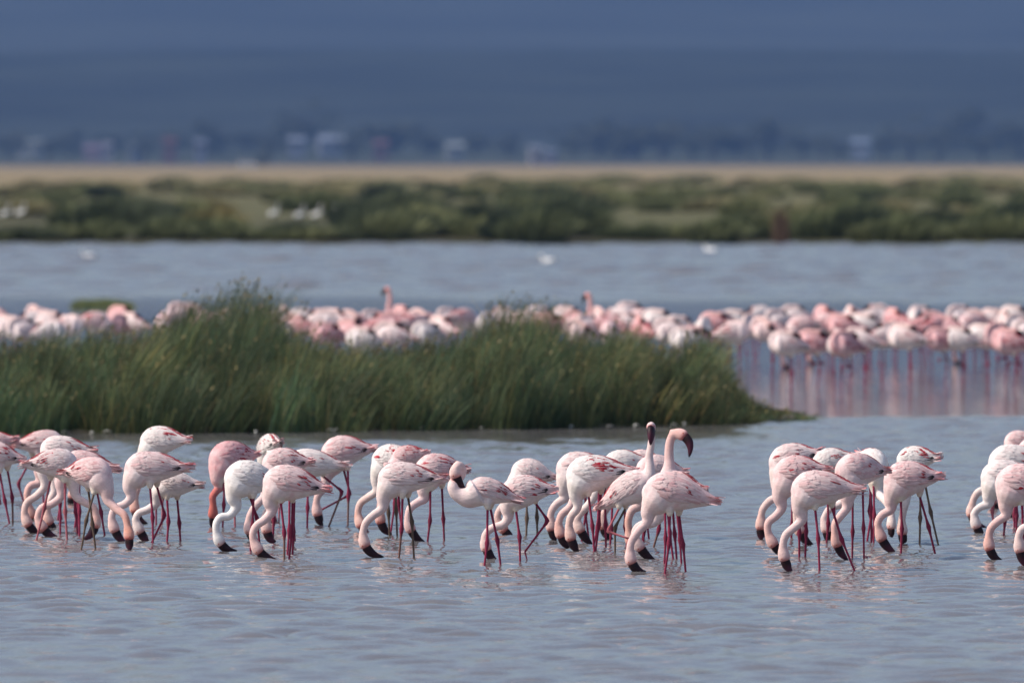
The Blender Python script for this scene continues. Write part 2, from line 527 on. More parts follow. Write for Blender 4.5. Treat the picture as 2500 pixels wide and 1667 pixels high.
def build_wing(T, side, sp, R_, root):
    g = Geo(); g.center = T.c(0.8)
    R = T.R
    tint = sp['tint']; red = sp['red']
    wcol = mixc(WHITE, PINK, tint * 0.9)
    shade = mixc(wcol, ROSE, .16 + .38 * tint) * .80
    def lay(s0, phi0, ln, wd, col, dphi=0.0, base=-0.0015, tip=0.0045, shape=(0.55, 1.0, 0.95, 0.35), tipcol=None):
        pts = []; ac = []; cols = []
        for i, t in enumerate((0, 0.38, 0.75, 1.0)):
            s = s0 + ln * t; ph = phi0 + dphi * t
            off = base + (tip - base) * t
            p = T.surf(min(s, 3.0), ph, side, off)
            p2 = T.surf(min(s, 3.0), ph + 0.05, side, off)
            pts.append(p); ac.append(unit(p2 - p))
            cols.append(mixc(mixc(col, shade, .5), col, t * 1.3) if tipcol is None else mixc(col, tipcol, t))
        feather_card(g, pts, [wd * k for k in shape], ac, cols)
    s = -0.62
    while s < 2.25:
        ln = 0.50 if s < 0.1 else (0.85 if s < 1.1 else 1.05)
        step = 0.17 if s < 0.4 else 0.22
        wd = R * (0.085 if s < 0.1 else 0.075 if s < 1.2 else 0.07)
        pmax = math.radians(np.interp(s, [-0.6, 0, 1, 2.2], [75, 112, 108, 96]))
        pmin = math.radians(4)
        h, w_ = T.hw(s)
        nphi = max(4, int((pmax - pmin) * h / (wd * 1.45)))
        for k in range(nphi):
            ph = pmin + (pmax - pmin) * (k + R_.uniform(0.2, 0.8)) / nphi
            v = R_.uniform(0.88, 1.06)
            t = R_.random() ** 2
            col = mixc(wcol, mixc(PINK, ROSE, 0.45), t * (0.14 + 1.0 * tint)) * v
            zone = (0.2 < s < 1.7 and math.radians(10) < ph < math.radians(75))
            pr = max(red - .22, 0) * (0.45 if zone else 0.04)
            if R_.random() < pr: col = CRIM * R_.uniform(0.8, 1.5)
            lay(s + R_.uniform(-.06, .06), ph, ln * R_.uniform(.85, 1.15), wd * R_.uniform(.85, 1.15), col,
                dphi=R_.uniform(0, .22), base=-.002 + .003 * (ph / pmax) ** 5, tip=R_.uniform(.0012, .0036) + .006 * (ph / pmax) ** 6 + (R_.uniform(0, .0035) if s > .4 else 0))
        s += step
    # crimson streak along the upper back edge
    if sp.get('streak', True):
        for q in range(4):
            lay(0.85 + 0.3 * q + R_.uniform(-.1, .1), math.radians(10 + 7 * q), 1.0, R * R_.uniform(.045, .075), CRIM * R_.uniform(.6, 1.2), dphi=0.05, base=.003, tip=.009, shape=(.4, 1, .9, .2))
    # crimson patch on the covert
    for q in range(sp.get('patch', 3)):
        lay(1.15 + R_.uniform(-.35, .4), math.radians(70 + R_.uniform(-18, 18)), R_.uniform(.16, .40), R * R_.uniform(.03, .06),
            CRIM * R_.uniform(.7, 1.4), dphi=.08, base=.006, tip=.009, shape=(.5, 1, .8, .1))
    # black flight feathers showing under the folded wing
    if sp.get('black', True):
        lay(1.05, math.radians(108), 1.05, R * 0.030, BLACK, dphi=-.15, base=.004, tip=.010, shape=(.25, .7, 1, .9))
        lay(1.75, math.radians(92), 0.48, R * 0.09, BLACK, dphi=-.12, base=.006, tip=.010, shape=(.3, .8, 1, .3))
    # long loose tertials over the tail
    for q in range(5):
        lay(1.55 + R_.uniform(-.1, .2), math.radians(20 + 17 * q), 1.25, R * 0.075, wcol * R_.uniform(.92, 1.04), dphi=-.1, base=.003, tip=.008,
            tipcol=mixc(wcol, PINK, .5 + .4 * tint), shape=(.5, 1, .8, .15))
    return g.build("wing", M['feather'], root)

def build_bird(sp, root, seed, voxel=0.0056):
    R_ = random.Random(seed)
    T = Torso(sp['B'], sp['R'], sp['T'])
    R = T.R
    ss = np.concatenate([[-0.999], np.linspace(-0.9, 2.72, 22)])
    P = np.array([T.c(s) for s in ss]); hw = np.array([T.hw(s) for s in ss])
    parts = [tube(P, hw[:, 0] * 1.01, hw[:, 1] * 1.01, 20)]
    # neck
    nk = [np.array(p, float) if len(p) == 3 else np.array([p[0], 0, p[1]]) for p in sp['neck']]
    Hd = np.array(sp['head'], float)
    d_in = unit(nk[0] - T.B)
    start = T.B + d_in * R * 0.30
    path = catmull([start] + nk + [Hd], 7)
    seg = np.linalg.norm(np.diff(path, axis=0), axis=1); arc = np.concatenate([[0], np.cumsum(seg)])
    a0 = arc[7]; tot = arc[-1]
    mid = a0 + 0.30 * (tot - a0)
    rn = np.interp(arc, [0, a0 * 0.5, a0, (a0 + mid) / 2, mid, tot * 0.8, tot], [R * .86, R * .76, 0.0470, 0.0320, 0.0245, 0.0208, 0.0205]) * sp.get('nr', 1.0)
    parts.append(tube(path, rn, rn * 0.95, 14))
    # head
    tip = np.array(sp['bill'], float)
    tan = unit(path[-1] - path[-4])
    d0 = unit(sp['d0']) if sp.get('d0') is not None else unit(0.62 * tan + 0.50 * unit(tip - Hd))
    ref = np.array([0, 1.0, 0]) if abs(d0[1]) < 0.6 else np.array([1.0, 0, 0])
    hp = catmull([Hd - tan * 0.062, Hd - tan * 0.034 , Hd - tan * .010 + d0 * .002, Hd + d0 * 0.016, Hd + d0 * 0.034], 4)
    hr = np.interp(np.linspace(0, 1, len(hp)), [0, .25, .5, .75, .93, 1.0], [.0192, .0252, .0318, .0330, .0285, .0225])
    parts.append(tube(hp, hr, hr * 0.80, 14, ref))
    # thighs
    legs = sp['legs']
    for lg in legs:
        hip = np.array(lg['hip'], float)
        top = hip + np.array([0, 0, 0.065]); top[1] *= 0.8
        kn = np.array(lg['joint'], float)
        low = hip + unit(kn - hip) * 0.006
        parts.append(tube(np.array([top, (top + hip) / 2, hip, low]), np.array([.030, .026, .0150, .009]), np.array([.026, .022, .0135, .008]), 10))
    V, F = remesh_union(parts, voxel, 7 if voxel < .006 else 5)
    # colours on the skin
    nvv = len(V)
    dn = np.full(nvv, 1e9); tn = np.zeros(nvv)
    for i in range(len(path)):
        d = np.linalg.norm(V - path[i], axis=1) / max(rn[i], 1e-3)
        b = d < dn
        dn[b] = d[b]; tn[b] = arc[i]
    s_par = (V - T.B) @ T.a; s_par = np.where(s_par < 0, s_par / R, s_par * 3.05 / T.L)
    hh = np.interp(s_par, S_K, H_K) * R
    cz = V - (T.B + np.outer((V - T.B) @ T.a, T.a))
    dt = np.sqrt((cz @ T.n / np.maximum(hh, .004)) ** 2 + (cz[:, 1] / np.maximum(hh * .8, .004)) ** 2)
    dt = np.where((s_par < -1) | (s_par > 3.05), 3, dt)
    neckness = sstep(-0.35, 0.35, dt - dn - 0.15) * sstep(a0 * 0.4, a0 * 1.3, tn)
    tint, sal = sp['tint'], sp['salmon']
    nz = vnoise(V, 38, seed * .37) * 0.5 + vnoise(V, 95, seed * .71) * 0.5
    base = mixc(WHITE, PINK, tint * (0.85 + 0.5 * nz))
    base = mixc(base, mixc(PINK, ROSE, .5), np.clip(sstep(0.2, 0.9, nz) * 0.6 * tint + tint * 0.30 * sstep(.3, -.6, s_par), 0, 1))
    under = sstep(0.25, 0.95, -(cz @ T.n) / np.maximum(hh, .01))
    base = mixc(base, CREAM, under * 0.35 * (1 - tint))
    tt = np.clip((tn - a0) / (tot - a0), 0, 1)
    ncol = mixc(mixc(WHITE, PINK, tint), SALMON, sal * (0.25 + 0.75 * sstep(0.1, 0.9, tt)) * (0.9 + 0.35 * nz))
    if sp.get('deep', 0):
        ncol = mixc(ncol, np.array([0.50, 0.085, 0.07]), sp['deep'] * sstep(0.0, 0.5, tt))
        base = mixc(base, np.array([0.55, 0.16, 0.17]), sp['deep'] * 0.50 * (0.75 + 1.0 * nz) * sstep(-1.1, .1, s_par))
    col = base * (1 - neckness[:, None]) + ncol * neckness[:, None]
    bb = Hd + d0 * 0.031
    col = mixc(col, np.array([0.50, 0.10, 0.085]), sstep(0.040, 0.020, np.linalg.norm(V - bb, axis=1)) * (0.55 + .4 * sal))
    for lg in legs:
        hip = np.array(lg['hip'], float)
        col = mixc(col, CREAM, sstep(0.05, 0.02, np.linalg.norm(V - hip, axis=1)))
    g = Geo(); g.add(V, F, col)
    # bare legs, joined on at the thigh
    for lg in legs:
        hip, kn, ft = (np.array(lg[k], float) for k in ('hip', 'joint', 'foot'))
        d1 = unit(kn - hip)
        if not lg.get('lift'):
            dd = ft - kn
            if ft[2] > -0.11 and dd[2] < -0.02:
                ft = kn + dd * ((-0.11 - kn[2]) / dd[2])
                lim = kn + dd
                ft[0] = lim[0] + np.clip(ft[0] - lim[0], -.05, .05)
        d2 = unit(ft - kn)
        pp = [hip - d1 * .01, hip + d1 * .02, kn - d1 * .045, kn - d1 * .016, kn + (d2 - d1) * .004, kn + d2 * .018, kn + d2 * .045, ft - d2 * .03, ft]
        rr = [.0072, .0066, .0062, .0098, .0132, .0100, .0062, .0054, .0058]
        v, f = tube(np.array(pp), np.array(rr), np.array(rr) * .92, 8)
        c1 = np.array(LEGC[lg.get('col', 'crimson')]); c2 = np.array(LEGC['mud']) * 1.3 if lg.get('col') == 'half' else c1
        rows = np.repeat(np.arange(9), 8); cc = np.where((rows > 5)[:, None], mixc(c1, c2, .8), c1)
        kk = (0.62 + 0.25 * R_.random())
        cc = np.vstack([cc, c1, c2]) * kk
        cc[24:48] = cc[24:48] * .82
        g.add(v, f, cc)
        fwd = np.array([1.0, 0, 0]) if not lg.get('lift') else unit(np.array([-.3, 0, -1.0]))
        for sgn in (-.5, 0, .5):                                      # three webbed toes
            tv = unit(fwd + np.array([0, sgn, -.1])) * .062
            v, f = tube(np.array([ft, ft + tv * .5, ft + tv]), np.array([.0045, .004, .001]), np.array([.0045, .004, .001]), 6)
            g.add(v, f, np.array(c1) * .7)
    body = g.build("body", M['plumage'], root)
    # bill: thick base, bent, tapering to the tip
    t_ = np.linspace(0, 1, 10)[:, None]
    b0 = Hd + d0 * 0.024
    ctrl = b0 + d0 * 0.062
    bpth = (1 - t_) ** 2 * b0 + 2 * (1 - t_) * t_ * ctrl + t_ ** 2 * tip
    br = np.interp(t_[:, 0], [0, .12, .4, .7, .92, 1], [.0235, .0262, .0240, .0160, .0085, .0030]) * sp.get('br', 1.0)
    v, f = tube(bpth, br, br * .68, 12, ref)
    rows = np.concatenate([np.repeat(t_[:, 0], 12), [0, 1]])
    vio = np.array([0.028, 0.008, 0.014]) if R_.random() < .75 else np.array([0.075, 0.018, 0.035])
    bc = mixc(np.array([0.016, 0.005, 0.007]), vio, sstep(.2, .6, rows)); bc = mixc(bc, BLACK, sstep(.85, .95, rows))
    bc = mixc(bc, np.array([.16, .012, .015]), sstep(.12, .0, rows) * .7)
    g = Geo(); g.add(v, f, bc); bill = g.build("bill", M['bill'], root)
    # eyes at the corner of the bill, on the crown side
    crown = unit(np.cross(ref, d0));
    if crown @ (tip - bb) > 0: crown = -crown
    for sgn in (-1, 1):
        e = Hd + d0 * 0.016 + crown * 0.0135 + ref * sgn * 0.0188
        ang = np.linspace(0, math.pi, 6)
        ev = np.outer(np.cos(ang) * .0045, ref) + e
        er = np.sin(ang) * .0048 + 1e-4
        v, f = tube(ev, er, er, 8, d0)
        g = Geo(); g.add(v, f, (0.45, 0.07, 0.015)); g.build("eye", M['eye'], root)
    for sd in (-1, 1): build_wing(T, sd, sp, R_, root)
    # tail: a small ragged fan
    g = Geo(); g.center = T.c(2.2) - T.n * .05
    tcol = mixc(WHITE, PINK, .35 + .6 * tint)
    for q in range(15):
        yy = (q - 7) / 7.0
        p0 = T.c(1.95) + np.array([0, yy * .022, 0]) + T.n * R_.uniform(-.024, .020)
        ln = (0.375 - 0.05 * abs(yy)) * T.L * R_.uniform(.80, 1.08)
        dr = unit(T.a + T.n * R_.uniform(-.12, .16) + np.array([0, yy * .22, 0]))
        pts = [p0 + dr * ln * t for t in (0, .4, .75, 1)]
        cl = tcol * R_.uniform(.9, 1.05)
        tc_ = CRIM * 1.4 if R_.random() < .3 + .3 * red_amount(sp) else mixc(cl, ROSE, .25)
        ac = [unit(np.array([0, 1, 0]) + T.n * R_.uniform(-.5, .5))] * 4
        feather_card(g, pts, [.008, .010, .009, .003], ac, [cl, cl, mixc(cl, tc_, .5), tc_])
    g.build("tail", M['feather'], root)
    return body

def red_amount(sp):
    return min(1.0, sp['red'])

# ------------------------------------------------------------------ from photograph measurements to a bird
ZOOM = {1: (0, 1020, 4.481), 2: (480, 1020, 4.127), 3: (840, 1050, 4.481), 4: (1280, 1010, 3.919), 5: (1800, 1050, 4.238), 6: (2300, 1020, 3.92)}

FEET = []
def place_bird(d, k):
    zx, zy, zs = ZOOM[d['z']]
    px = lambda p: (zx + p[0] / zs, zy + p[1] / zs)
    legs = d.get('legs', [])
    foot_rows = [l[2][1] for l in legs if not (len(l) > 4 and l[4])]
    row = d.get('row', np.mean(foot_rows) if foot_rows else None)
    B = px(d['B']); Tt = px(d['T'])
    yaw = math.radians(d.get('yaw', 0))
    sx = -1 if d['d'] == 'L' else 1
    fw = np.array([sx * math.cos(yaw), -math.sin(yaw)])
    th = math.atan2(fw[1], fw[0])
    base = on_water(B[0], zy + row / zs)
    Y0 = base[1]
    X0 = at_depth(B[0], 0, Y0)[0] - 0.05 * fw[0]
    cs = fw[0] if abs(fw[0]) > 0.3 else math.copysign(0.3, fw[0])
    def loc(p, y=0.0):
        q = px(p); w_ = at_depth(q[0], q[1], Y0)
        u = (w_[0] - X0 + y * math.sin(th)) / cs
        return np.array([u, y, w_[2]])
    mpx = np.linalg.norm(at_depth(B[0] + 1, B[1], Y0) - at_depth(B[0], B[1], Y0))
    R = d['R'] / zs * mpx
    lB, lT = loc(d['B']), loc(d['T'])
    v = lT - lB; ln = np.linalg.norm(v)
    lim = (2.55 * R, 3.35 * R)
    lT = lB + v / ln * min(max(ln, lim[0]), lim[1])
    neck = [loc(p, p[2] if len(p) > 2 else 0.0) for p in d['neck']]
    head = loc(d['head'])
    bill = loc(d['bill'])
    if not d.get('up') and bill[2] < 0.05:
        bill[2] = min(max(bill[2], .003), .009)
    sp = dict(B=(lB[0], lB[2]), R=R, T=(lT[0], lT[2]), neck=neck, head=head, bill=bill, tint=d.get('tint', .45), salmon=min(1, d.get('sal', .4) * 1.05 + (.08 if d.get('sal', .4) > .05 else 0)),
              red=d.get('red', .25), black=d.get('black', k % 3 != 0), streak=d.get('streak', True), patch=d.get('patch', k % 5 + 1), deep=d.get('deep', 0),
              nr=d.get('nr', 1.0), br=d.get('br', 1.0))
    if d.get('bill3') is not None:                                   # bill given as a world offset from the head
        bw = np.array(d['bill3']); c, s = math.cos(-th), math.sin(-th)
        rot = lambda q: np.array([c * q[0] - s * q[1], s * q[0] + c * q[1], q[2]])
        sp['bill'] = head + rot(bw)
        sp['d0'] = rot(np.array(d['d03']))
    elif d.get('d0') is not None:
        sp['d0'] = np.array([d['d0'][0] * sx * math.copysign(1, 1), 0, d['d0'][1]])
    ll = []
    for i, l in enumerate(legs):
        y = 0.034 if i == 0 else -0.034
        e = dict(hip=loc(l[0], y), joint=loc(l[1], y), foot=loc(l[2], y), col=l[3] if len(l) > 3 else 'crimson', lift=len(l) > 4 and l[4])
        if not e['lift']: e['foot'][2] = min(e['foot'][2], 0.0)
        ll.append(e)
    T_ = Torso(sp['B'], sp['R'], sp['T'])
    while len(ll) < 2:
        i = len(ll); y = 0.034 if i == 0 else -0.034
        c0 = T_.c(0.75 + .15 * i); h0 = T_.hw(.75)[0]
        hip = np.array([c0[0], y, c0[2] - h0 - .004])
        ll.append(dict(hip=hip, joint=np.array([c0[0] - .012 + .02 * i, y, hip[2] * .52]), foot=np.array([c0[0] + .015 - .03 * i, y, 0.0]), col='crimson', lift=False))
    for e in ll:                                                      # the thigh must reach the belly
        sx_ = np.clip(((e['hip'] - T_.B) @ T_.a) * 3.05 / T_.L, 0.0, 1.9)
        cc = T_.c(sx_); bz = cc[2] - T_.hw(sx_)[0]
        if e['hip'][2] < bz - .024: e['hip'][2] = bz - .024
        if e['hip'][2] > bz + .02: e['hip'][2] = bz + .02
    sp['legs'] = ll
    root = empty("flamingo", (X0, Y0, 0), th)
    for q in [e['foot'] for e in ll if not e['lift']] + ([] if d.get('up') else [sp['bill']]):
        FEET.append((X0 + q[0] * math.cos(th) - q[1] * math.sin(th), Y0 + q[0] * math.sin(th) + q[1] * math.cos(th), .0045))
    tag(root, d['label'], "flamingo", d.get('group', "flamingos feeding in the shallows"))
    build_bird(sp, root, 100 + k)
    return root

# ------------------------------------------------------------------ the feeding birds, measured one by one
H_ = 'half'; MU = 'mud'; PK = 'pink'; CR = 'crimson'
BIRDS = [
 # --- cluster at the left end of the feeding line
 dict(z=1, d='L', B=(-120, 300), R=125, T=(225, 225), neck=[(-215, 430), (-205, 560), (-285, 640), (-330, 760)], head=(-330, 850), bill=(-260, 960), row=960, tint=.65,
      label="pink flamingo whose tail just shows behind the bird with the bent crimson leg"),
 dict(z=1, d='L', B=(-110, 420), R=160, T=(252, 450), neck=[(-220, 560), (-215, 700), (-310, 790), (-350, 900)], head=(-350, 1010), bill=(-250, 1140), tint=.35, red=.4,
      legs=[((0, 640), (55, 900), (112, 1180)), ((80, 575), (132, 870), (138, 1135), H_)],
      label="black slashed flamingo with two legs showing, at the line's end far from the preener"),
 dict(z=1, d='R', B=(560, 290), R=148, T=(95, 295), neck=[(660, 420), (660, 560), (760, 640), (800, 740)], head=(800, 830), bill=(740, 930), tint=.45, red=.55, sal=.5,
      legs=[((350, 545), (195, 720), (262, 925)), ((430, 560), (470, 760), (480, 950))],
      label="flamingo with orange belly and crimson shoulder streaks, one crimson leg bent sharply back"),
 dict(z=1, d='L', B=(585, 350), R=148, T=(1180, 365), neck=[(480, 560), (490, 740), (400, 850), (300, 920), (268, 1020)], head=(290, 1130), bill=(468, 1305), row=1270, tint=.15, sal=.55,
      legs=[((640, 640), (660, 930), (662, 1140)), ((770, 790), (825, 1030), (850, 1300))],
      label="white backed flamingo with a long black wing tip, salmon neck curving down beside another neck"),
 dict(z=1, d='L', yaw=15, B=(560, 400), R=120, T=(900, 420), neck=[(450, 560), (440, 700), (340, 740), (300, 830), (320, 960)], head=(345, 1040), bill=(385, 1130), row=1120, tint=.55, sal=.8,
      label="flamingo almost wholly hidden, its arched orange neck showing behind a paler neck"),
 dict(z=1, d='L', B=(835, 520), R=160, T=(1343, 565), neck=[(680, 690), (670, 850), (570, 940), (460, 980), (415, 1080)], head=(450, 1180), bill=(628, 1312), row=1300, tint=.55, sal=.35,
      legs=[((870, 820), (872, 1020), (872, 1305)), ((1035, 835), (1103, 1030), (1146, 1302))],
      label="pink flamingo mostly behind two others, only its drooping pink rump and S shaped neck showing"),
 dict(z=1, d='L', yaw=10, B=(760, 480), R=120, T=(1060, 470), neck=[(620, 650), (600, 800), (540, 920), (520, 1010)], head=(525, 1110), bill=(665, 1235), row=1210, tint=.2, sal=.6,
      label="hidden flamingo with only a pale neck and black bill low over the water"),
 dict(z=1, d='R', B=(690, 505), R=162, T=(205, 520), neck=[(790, 690), (830, 850), (930, 925), (1030, 985)], head=(1050, 1140), bill=(905, 1325), tint=.25, red=.5, sal=.55, patch=7,
      legs=[((550, 705), (482, 985), (395, 1335), PK), ((712, 715), (716, 1020), (738, 1345), PK)],
      label="white flamingo with ragged tail and red flecks, pink neck swung back to its feet"),
 dict(z=1, d='R', yaw=28, B=(1060, 615), R=178, T=(635, 610), neck=[(1165, 790), (1190, 900), (1280, 990), (1375, 1070)], head=(1418, 1260), bill=(1408, 1445), tint=.5, sal=.8, red=.15,
      legs=[((965, 835), (1010, 1160), (1046, 1455), MU), ((1030, 835), (945, 1120), (890, 1425), MU)],
      label="flamingo with muddy brown legs and a bright pink straight hanging neck, bill straight down"),
 dict(z=1, d='L', yaw=-15, B=(1685, 265), R=160, T=(2115, 240), neck=[(1580, 430), (1560, 600), (1510, 740), (1480, 850)], head=(1465, 975), bill=(1612, 1138), tint=.05, sal=.7, red=.55, patch=5,
      row=1170, legs=[((1700, 480), (1710, 800), (1710, 1100)), ((1790, 480), (1780, 840), (1770, 1190), PK)],
      label="white flamingo with tail cocked up and scarlet flecks, standing behind a pinker bird"),
 dict(z=1, d='L', B=(1540, 565), R=183, T=(2143, 545), neck=[(1425, 745), (1435, 860), (1370, 940), (1265, 985), (1222, 1080)], head=(1240, 1190), bill=(1378, 1365), tint=.4, sal=.3,
      legs=[((1645, 765), (1672, 1085), (1675, 1365)), ((1715, 755), (1802, 1065), (1652, 1365))],
      label="pale pink flamingo stepping, one crimson leg slanted, before the white cocked tail bird"),
 dict(z=1, d='L', B=(1845, 735), R=145, T=(2248, 735), neck=[(1725, 830), (1700, 940), (1610, 1005), (1520, 1040), (1485, 1110)], head=(1513, 1205), bill=(1632, 1358), tint=.12, sal=.12, red=.05, streak=False,
      legs=[((1830, 890), (1846, 1130), (1830, 1345)), ((1937, 890), (1960, 1150), (1972, 1352))],
      label="small cream coloured flamingo with two straight crimson legs and a frayed white tail tip"),
 # --- second cluster
 dict(z=2, d='L', yaw=38, B=(285, 430), R=178, T=(572, 385), neck=[(215, 610), (240, 690), (200, 735), (165, 790), (170, 860)], head=(170, 950), bill=(168, 1110), tint=.85, sal=1.0, deep=.75, red=.6,
      legs=[((280, 740), (278, 870), (265, 1105)), ((375, 700), (380, 900), (385, 1110), PK)],
      label="deep rose red flamingo with a red neck, far pinker than the other feeders"),
 dict(z=2, d='L', yaw=-68, B=(720, 325), R=142, T=(760, 300), neck=[(700, 520), (700, 700), (730, 850), (750, 940)], head=(765, 1010), bill=(842, 1092), row=1060, tint=.02, sal=.2, red=.3,
      legs=[((740, 560), (745, 780), (745, 1060)), ((820, 560), (835, 800), (830, 1050), PK)],
      label="round white flamingo seen from behind with a few scarlet feathers on its back"),
 dict(z=2, d='L', B=(810, 470), R=155, T=(1190, 445), neck=[(700, 650), (690, 780), (600, 880), (535, 990)], head=(525, 1110), bill=(640, 1220), row=1250, tint=.45, sal=.3,
      legs=[((775, 780), (780, 1020), (768, 1275)), ((955, 760), (970, 1020), (992, 1265))],
      label="flamingo with grey pink scalloped back beside the white bird seen from behind"),
 dict(z=2, d='L', B=(1060, 470), R=150, T=(1563, 492), neck=[(900, 640), (840, 800), (740, 900), (685, 1000)], head=(680, 1150), bill=(828, 1362), tint=.1, sal=.4, red=.2,
      legs=[((1120, 740), (1120, 900), (1115, 1105)), ((1275, 590), (1468, 742), (1328, 1100), H_)],
      label="white flamingo striding with one brown red leg thrown far back under its tail"),
 dict(z=2, d='L', B=(1415, 362), R=165, T=(1790, 308), neck=[(1320, 560), (1290, 690), (1225, 780), (1208, 850)], head=(1210, 935), bill=(1278, 1042), tint=.5, sal=.35,
      legs=[((1525, 520), (1530, 785), (1525, 1080), H_), ((1480, 520), (1548, 772), (1250, 930), CR, True)],
      label="pink flamingo balancing on one leg, the other shin lifted level, tail tip crimson"),
 dict(z=2, d='L', yaw=12, B=(455, 615), R=182, T=(900, 660), neck=[(375, 790), (400, 890), (330, 985), (240, 1000), (195, 1090)], head=(222, 1225), bill=(408, 1392), tint=0.0, sal=0.0, red=.03, streak=False, black=False, patch=2,
      legs=[((575, 805), (565, 1080), (540, 1388)), ((540, 805), (605, 1005), (640, 1290))],
      label="pure white flamingo with white S curved neck and dark red bill tip"),
 dict(z=2, d='L', B=(845, 660), R=182, T=(1378, 728), neck=[(745, 830), (760, 930), (690, 1020), (600, 1090), (565, 1190)], head=(605, 1310), bill=(832, 1440), tint=.45, sal=.3, red=.2, patch=7, black=True,
      legs=[((850, 850), (885, 1150), (885, 1438), H_), ((965, 850), (958, 1150), (930, 1442))],
      label="pale pink flamingo overlapping the pure white one, its long black bill flat along the water"),
 dict(z=2, d='L', B=(1000, 650), R=110, T=(1270, 680), neck=[(890, 700), (850, 820), (760, 920), (710, 1010)], head=(700, 1100), bill=(800, 1240), row=1370, tint=.3,
      legs=[((938, 800), (935, 1130), (916, 1372)), ((985, 800), (975, 1150), (965, 1370))],
      label="flamingo hidden behind the pale pink bird with the flat bill, only its crimson legs showing"),
 # --- third cluster
 dict(z=3, d='L', yaw=-25, B=(465, 340), R=172, T=(790, 330), neck=[(370, 530), (360, 660), (270, 730), (180, 800), (150, 900)], head=(165, 1010), bill=(290, 1135), row=1130, tint=.04, sal=.75, red=1.2, patch=6,
      label="white flamingo splashed with heavy scarlet on its back, dark red inner neck"),
 dict(z=3, d='L', B=(640, 310), R=125, T=(925, 245), neck=[(480, 500), (420, 700), (395, 830)], head=(392, 960), bill=(522, 1115), tint=.6, sal=.6, red=.6,
      legs=[((482, 700), (486, 900), (500, 1160), MU), ((560, 640), (570, 880), (580, 1150), MU)],
      label="flamingo with a plum pink rump sticking out behind the scarlet splashed bird"),
 dict(z=3, d='L', B=(545, 540), R=180, T=(1150, 532), neck=[(440, 720), (420, 850), (320, 930), (240, 1010), (210, 1110)], head=(215, 1220), bill=(434, 1378), tint=.3, sal=.35, red=.15, patch=4, black=True,
      legs=[((640, 740), (630, 1080), (600, 1392), H_), ((700, 740), (742, 1000), (765, 1412), MU)],
      label="long bodied pale flamingo with mud grey shins, tail reaching the preening bird"),
 dict(z=3, d='L', yaw=15, B=(945, 450), R=182, T=(1352, 435), neck=[(880, 650), (880, 740), (800, 790), (725, 850), (700, 950)], head=(715, 1050), bill=(884, 1218), tint=.5, sal=.3, red=.5,
      legs=[((945, 655), (942, 985), (912, 1212)), ((1070, 650), (1086, 970), (1096, 1248))],
      label="flamingo with crimson striped back standing behind the preening bird's head"),
 dict(z=3, d='L', yaw=8, B=(1490, 660), R=148, T=(2050, 795), up=True,
      neck=[(1350, 725), (1240, 695), (1192, 625), (1222, 545, -.02), (1278, 485, -.03), (1285, 420, -.025), (1245, 392, -.01)], head=(1207, 455), bill=(1338, 648), d0=(0.30, -1.0), tint=.35, sal=.3, red=.35, patch=9, nr=1.30, br=1.1, black=False,
      legs=[((1570, 915), (1565, 1235), (1536, 1475)), ((1602, 915), (1678, 1205), (1712, 1475))],
      label="preening flamingo with coiled neck and head turned back onto its own shoulder"),
 dict(z=3, d='L', B=(1975, 465), R=152, T=(2335, 525), neck=[(1840, 640), (1780, 780), (1700, 880), (1680, 960)], head=(1725, 1060), bill=(1862, 1168), tint=.25, sal=.6, red=.1, streak=False,
      legs=[((1997, 840), (2000, 960), (1992, 1172), MU), ((2105, 780), (2110, 950), (2115, 1172), MU)],
      label="plain grey white flamingo on dark muddy legs behind the bird lifting a bent leg"),
 dict(z=3, d='L', B=(1895, 685), R=182, T=(2282, 650), neck=[(1795, 840), (1795, 950), (1740, 1030), (1620, 1070), (1550, 1140)], head=(1545, 1255), bill=(1684, 1405), tint=.35, sal=.25, red=.45, patch=4,
      legs=[((1882, 880), (1920, 1165), (1926, 1435)), ((2095, 800), (2232, 990), (1978, 1330), CR, True)],
      label="flamingo behind the preening one, its rear leg folded in a sharp knee over the water"),
 # --- fourth cluster
 dict(z=4, d='L', B=(460, 535), R=160, T=(920, 520), neck=[(385, 720), (390, 800), (310, 860), (255, 950)], head=(255, 1065), bill=(312, 1218), row=1210, tint=.3, sal=.45,
      label="blush white flamingo whose arched neck leads the group with two raised heads"),
 dict(z=4, d='L', B=(700, 560), R=120, T=(980, 560), neck=[(520, 760), (440, 890), (360, 960), (330, 1050)], head=(340, 1130), bill=(432, 1290), row=1280, tint=.5, sal=.55,
      legs=[((715, 780), (702, 1080), (655, 1290)), ((770, 780), (778, 1060), (782, 1300))],
      label="flamingo hidden behind a white bird, its pink head tucked beside the orange eyed head"),
 dict(z=4, d='L', B=(575, 590), R=178, T=(1110, 540), neck=[(500, 770), (510, 890), (445, 985), (428, 1070)], head=(438, 1160), bill=(522, 1315), tint=.04, sal=.55, red=.75, patch=5, black=True,
      row=1325, legs=[((615, 785), (652, 1070), (670, 1325)), ((735, 780), (715, 1060), (680, 1300))],
      label="white flamingo with broad crimson and brown streaks over its tail and a black underwing line"),
 dict(z=4, d='L', B=(880, 500), R=138, T=(1180, 450), neck=[(720, 700), (630, 850), (540, 950), (505, 1020)], head=(522, 1085), bill=(652, 1248), row=1260, tint=.05, sal=.45,
      legs=[((850, 880), (832, 1100), (820, 1258)), ((960, 860), (965, 1080), (985, 1250))],
      label="white backed flamingo directly behind the crimson streaked bird"),
 dict(z=4, d='L', B=(1080, 470), R=118, T=(1290, 470), neck=[(950, 700), (830, 850), (760, 960)], head=(750, 1050), bill=(850, 1205), row=1200, tint=.35, sal=.5,
      label="rearmost flamingo between the two raised heads and the crimson streaked bird"),
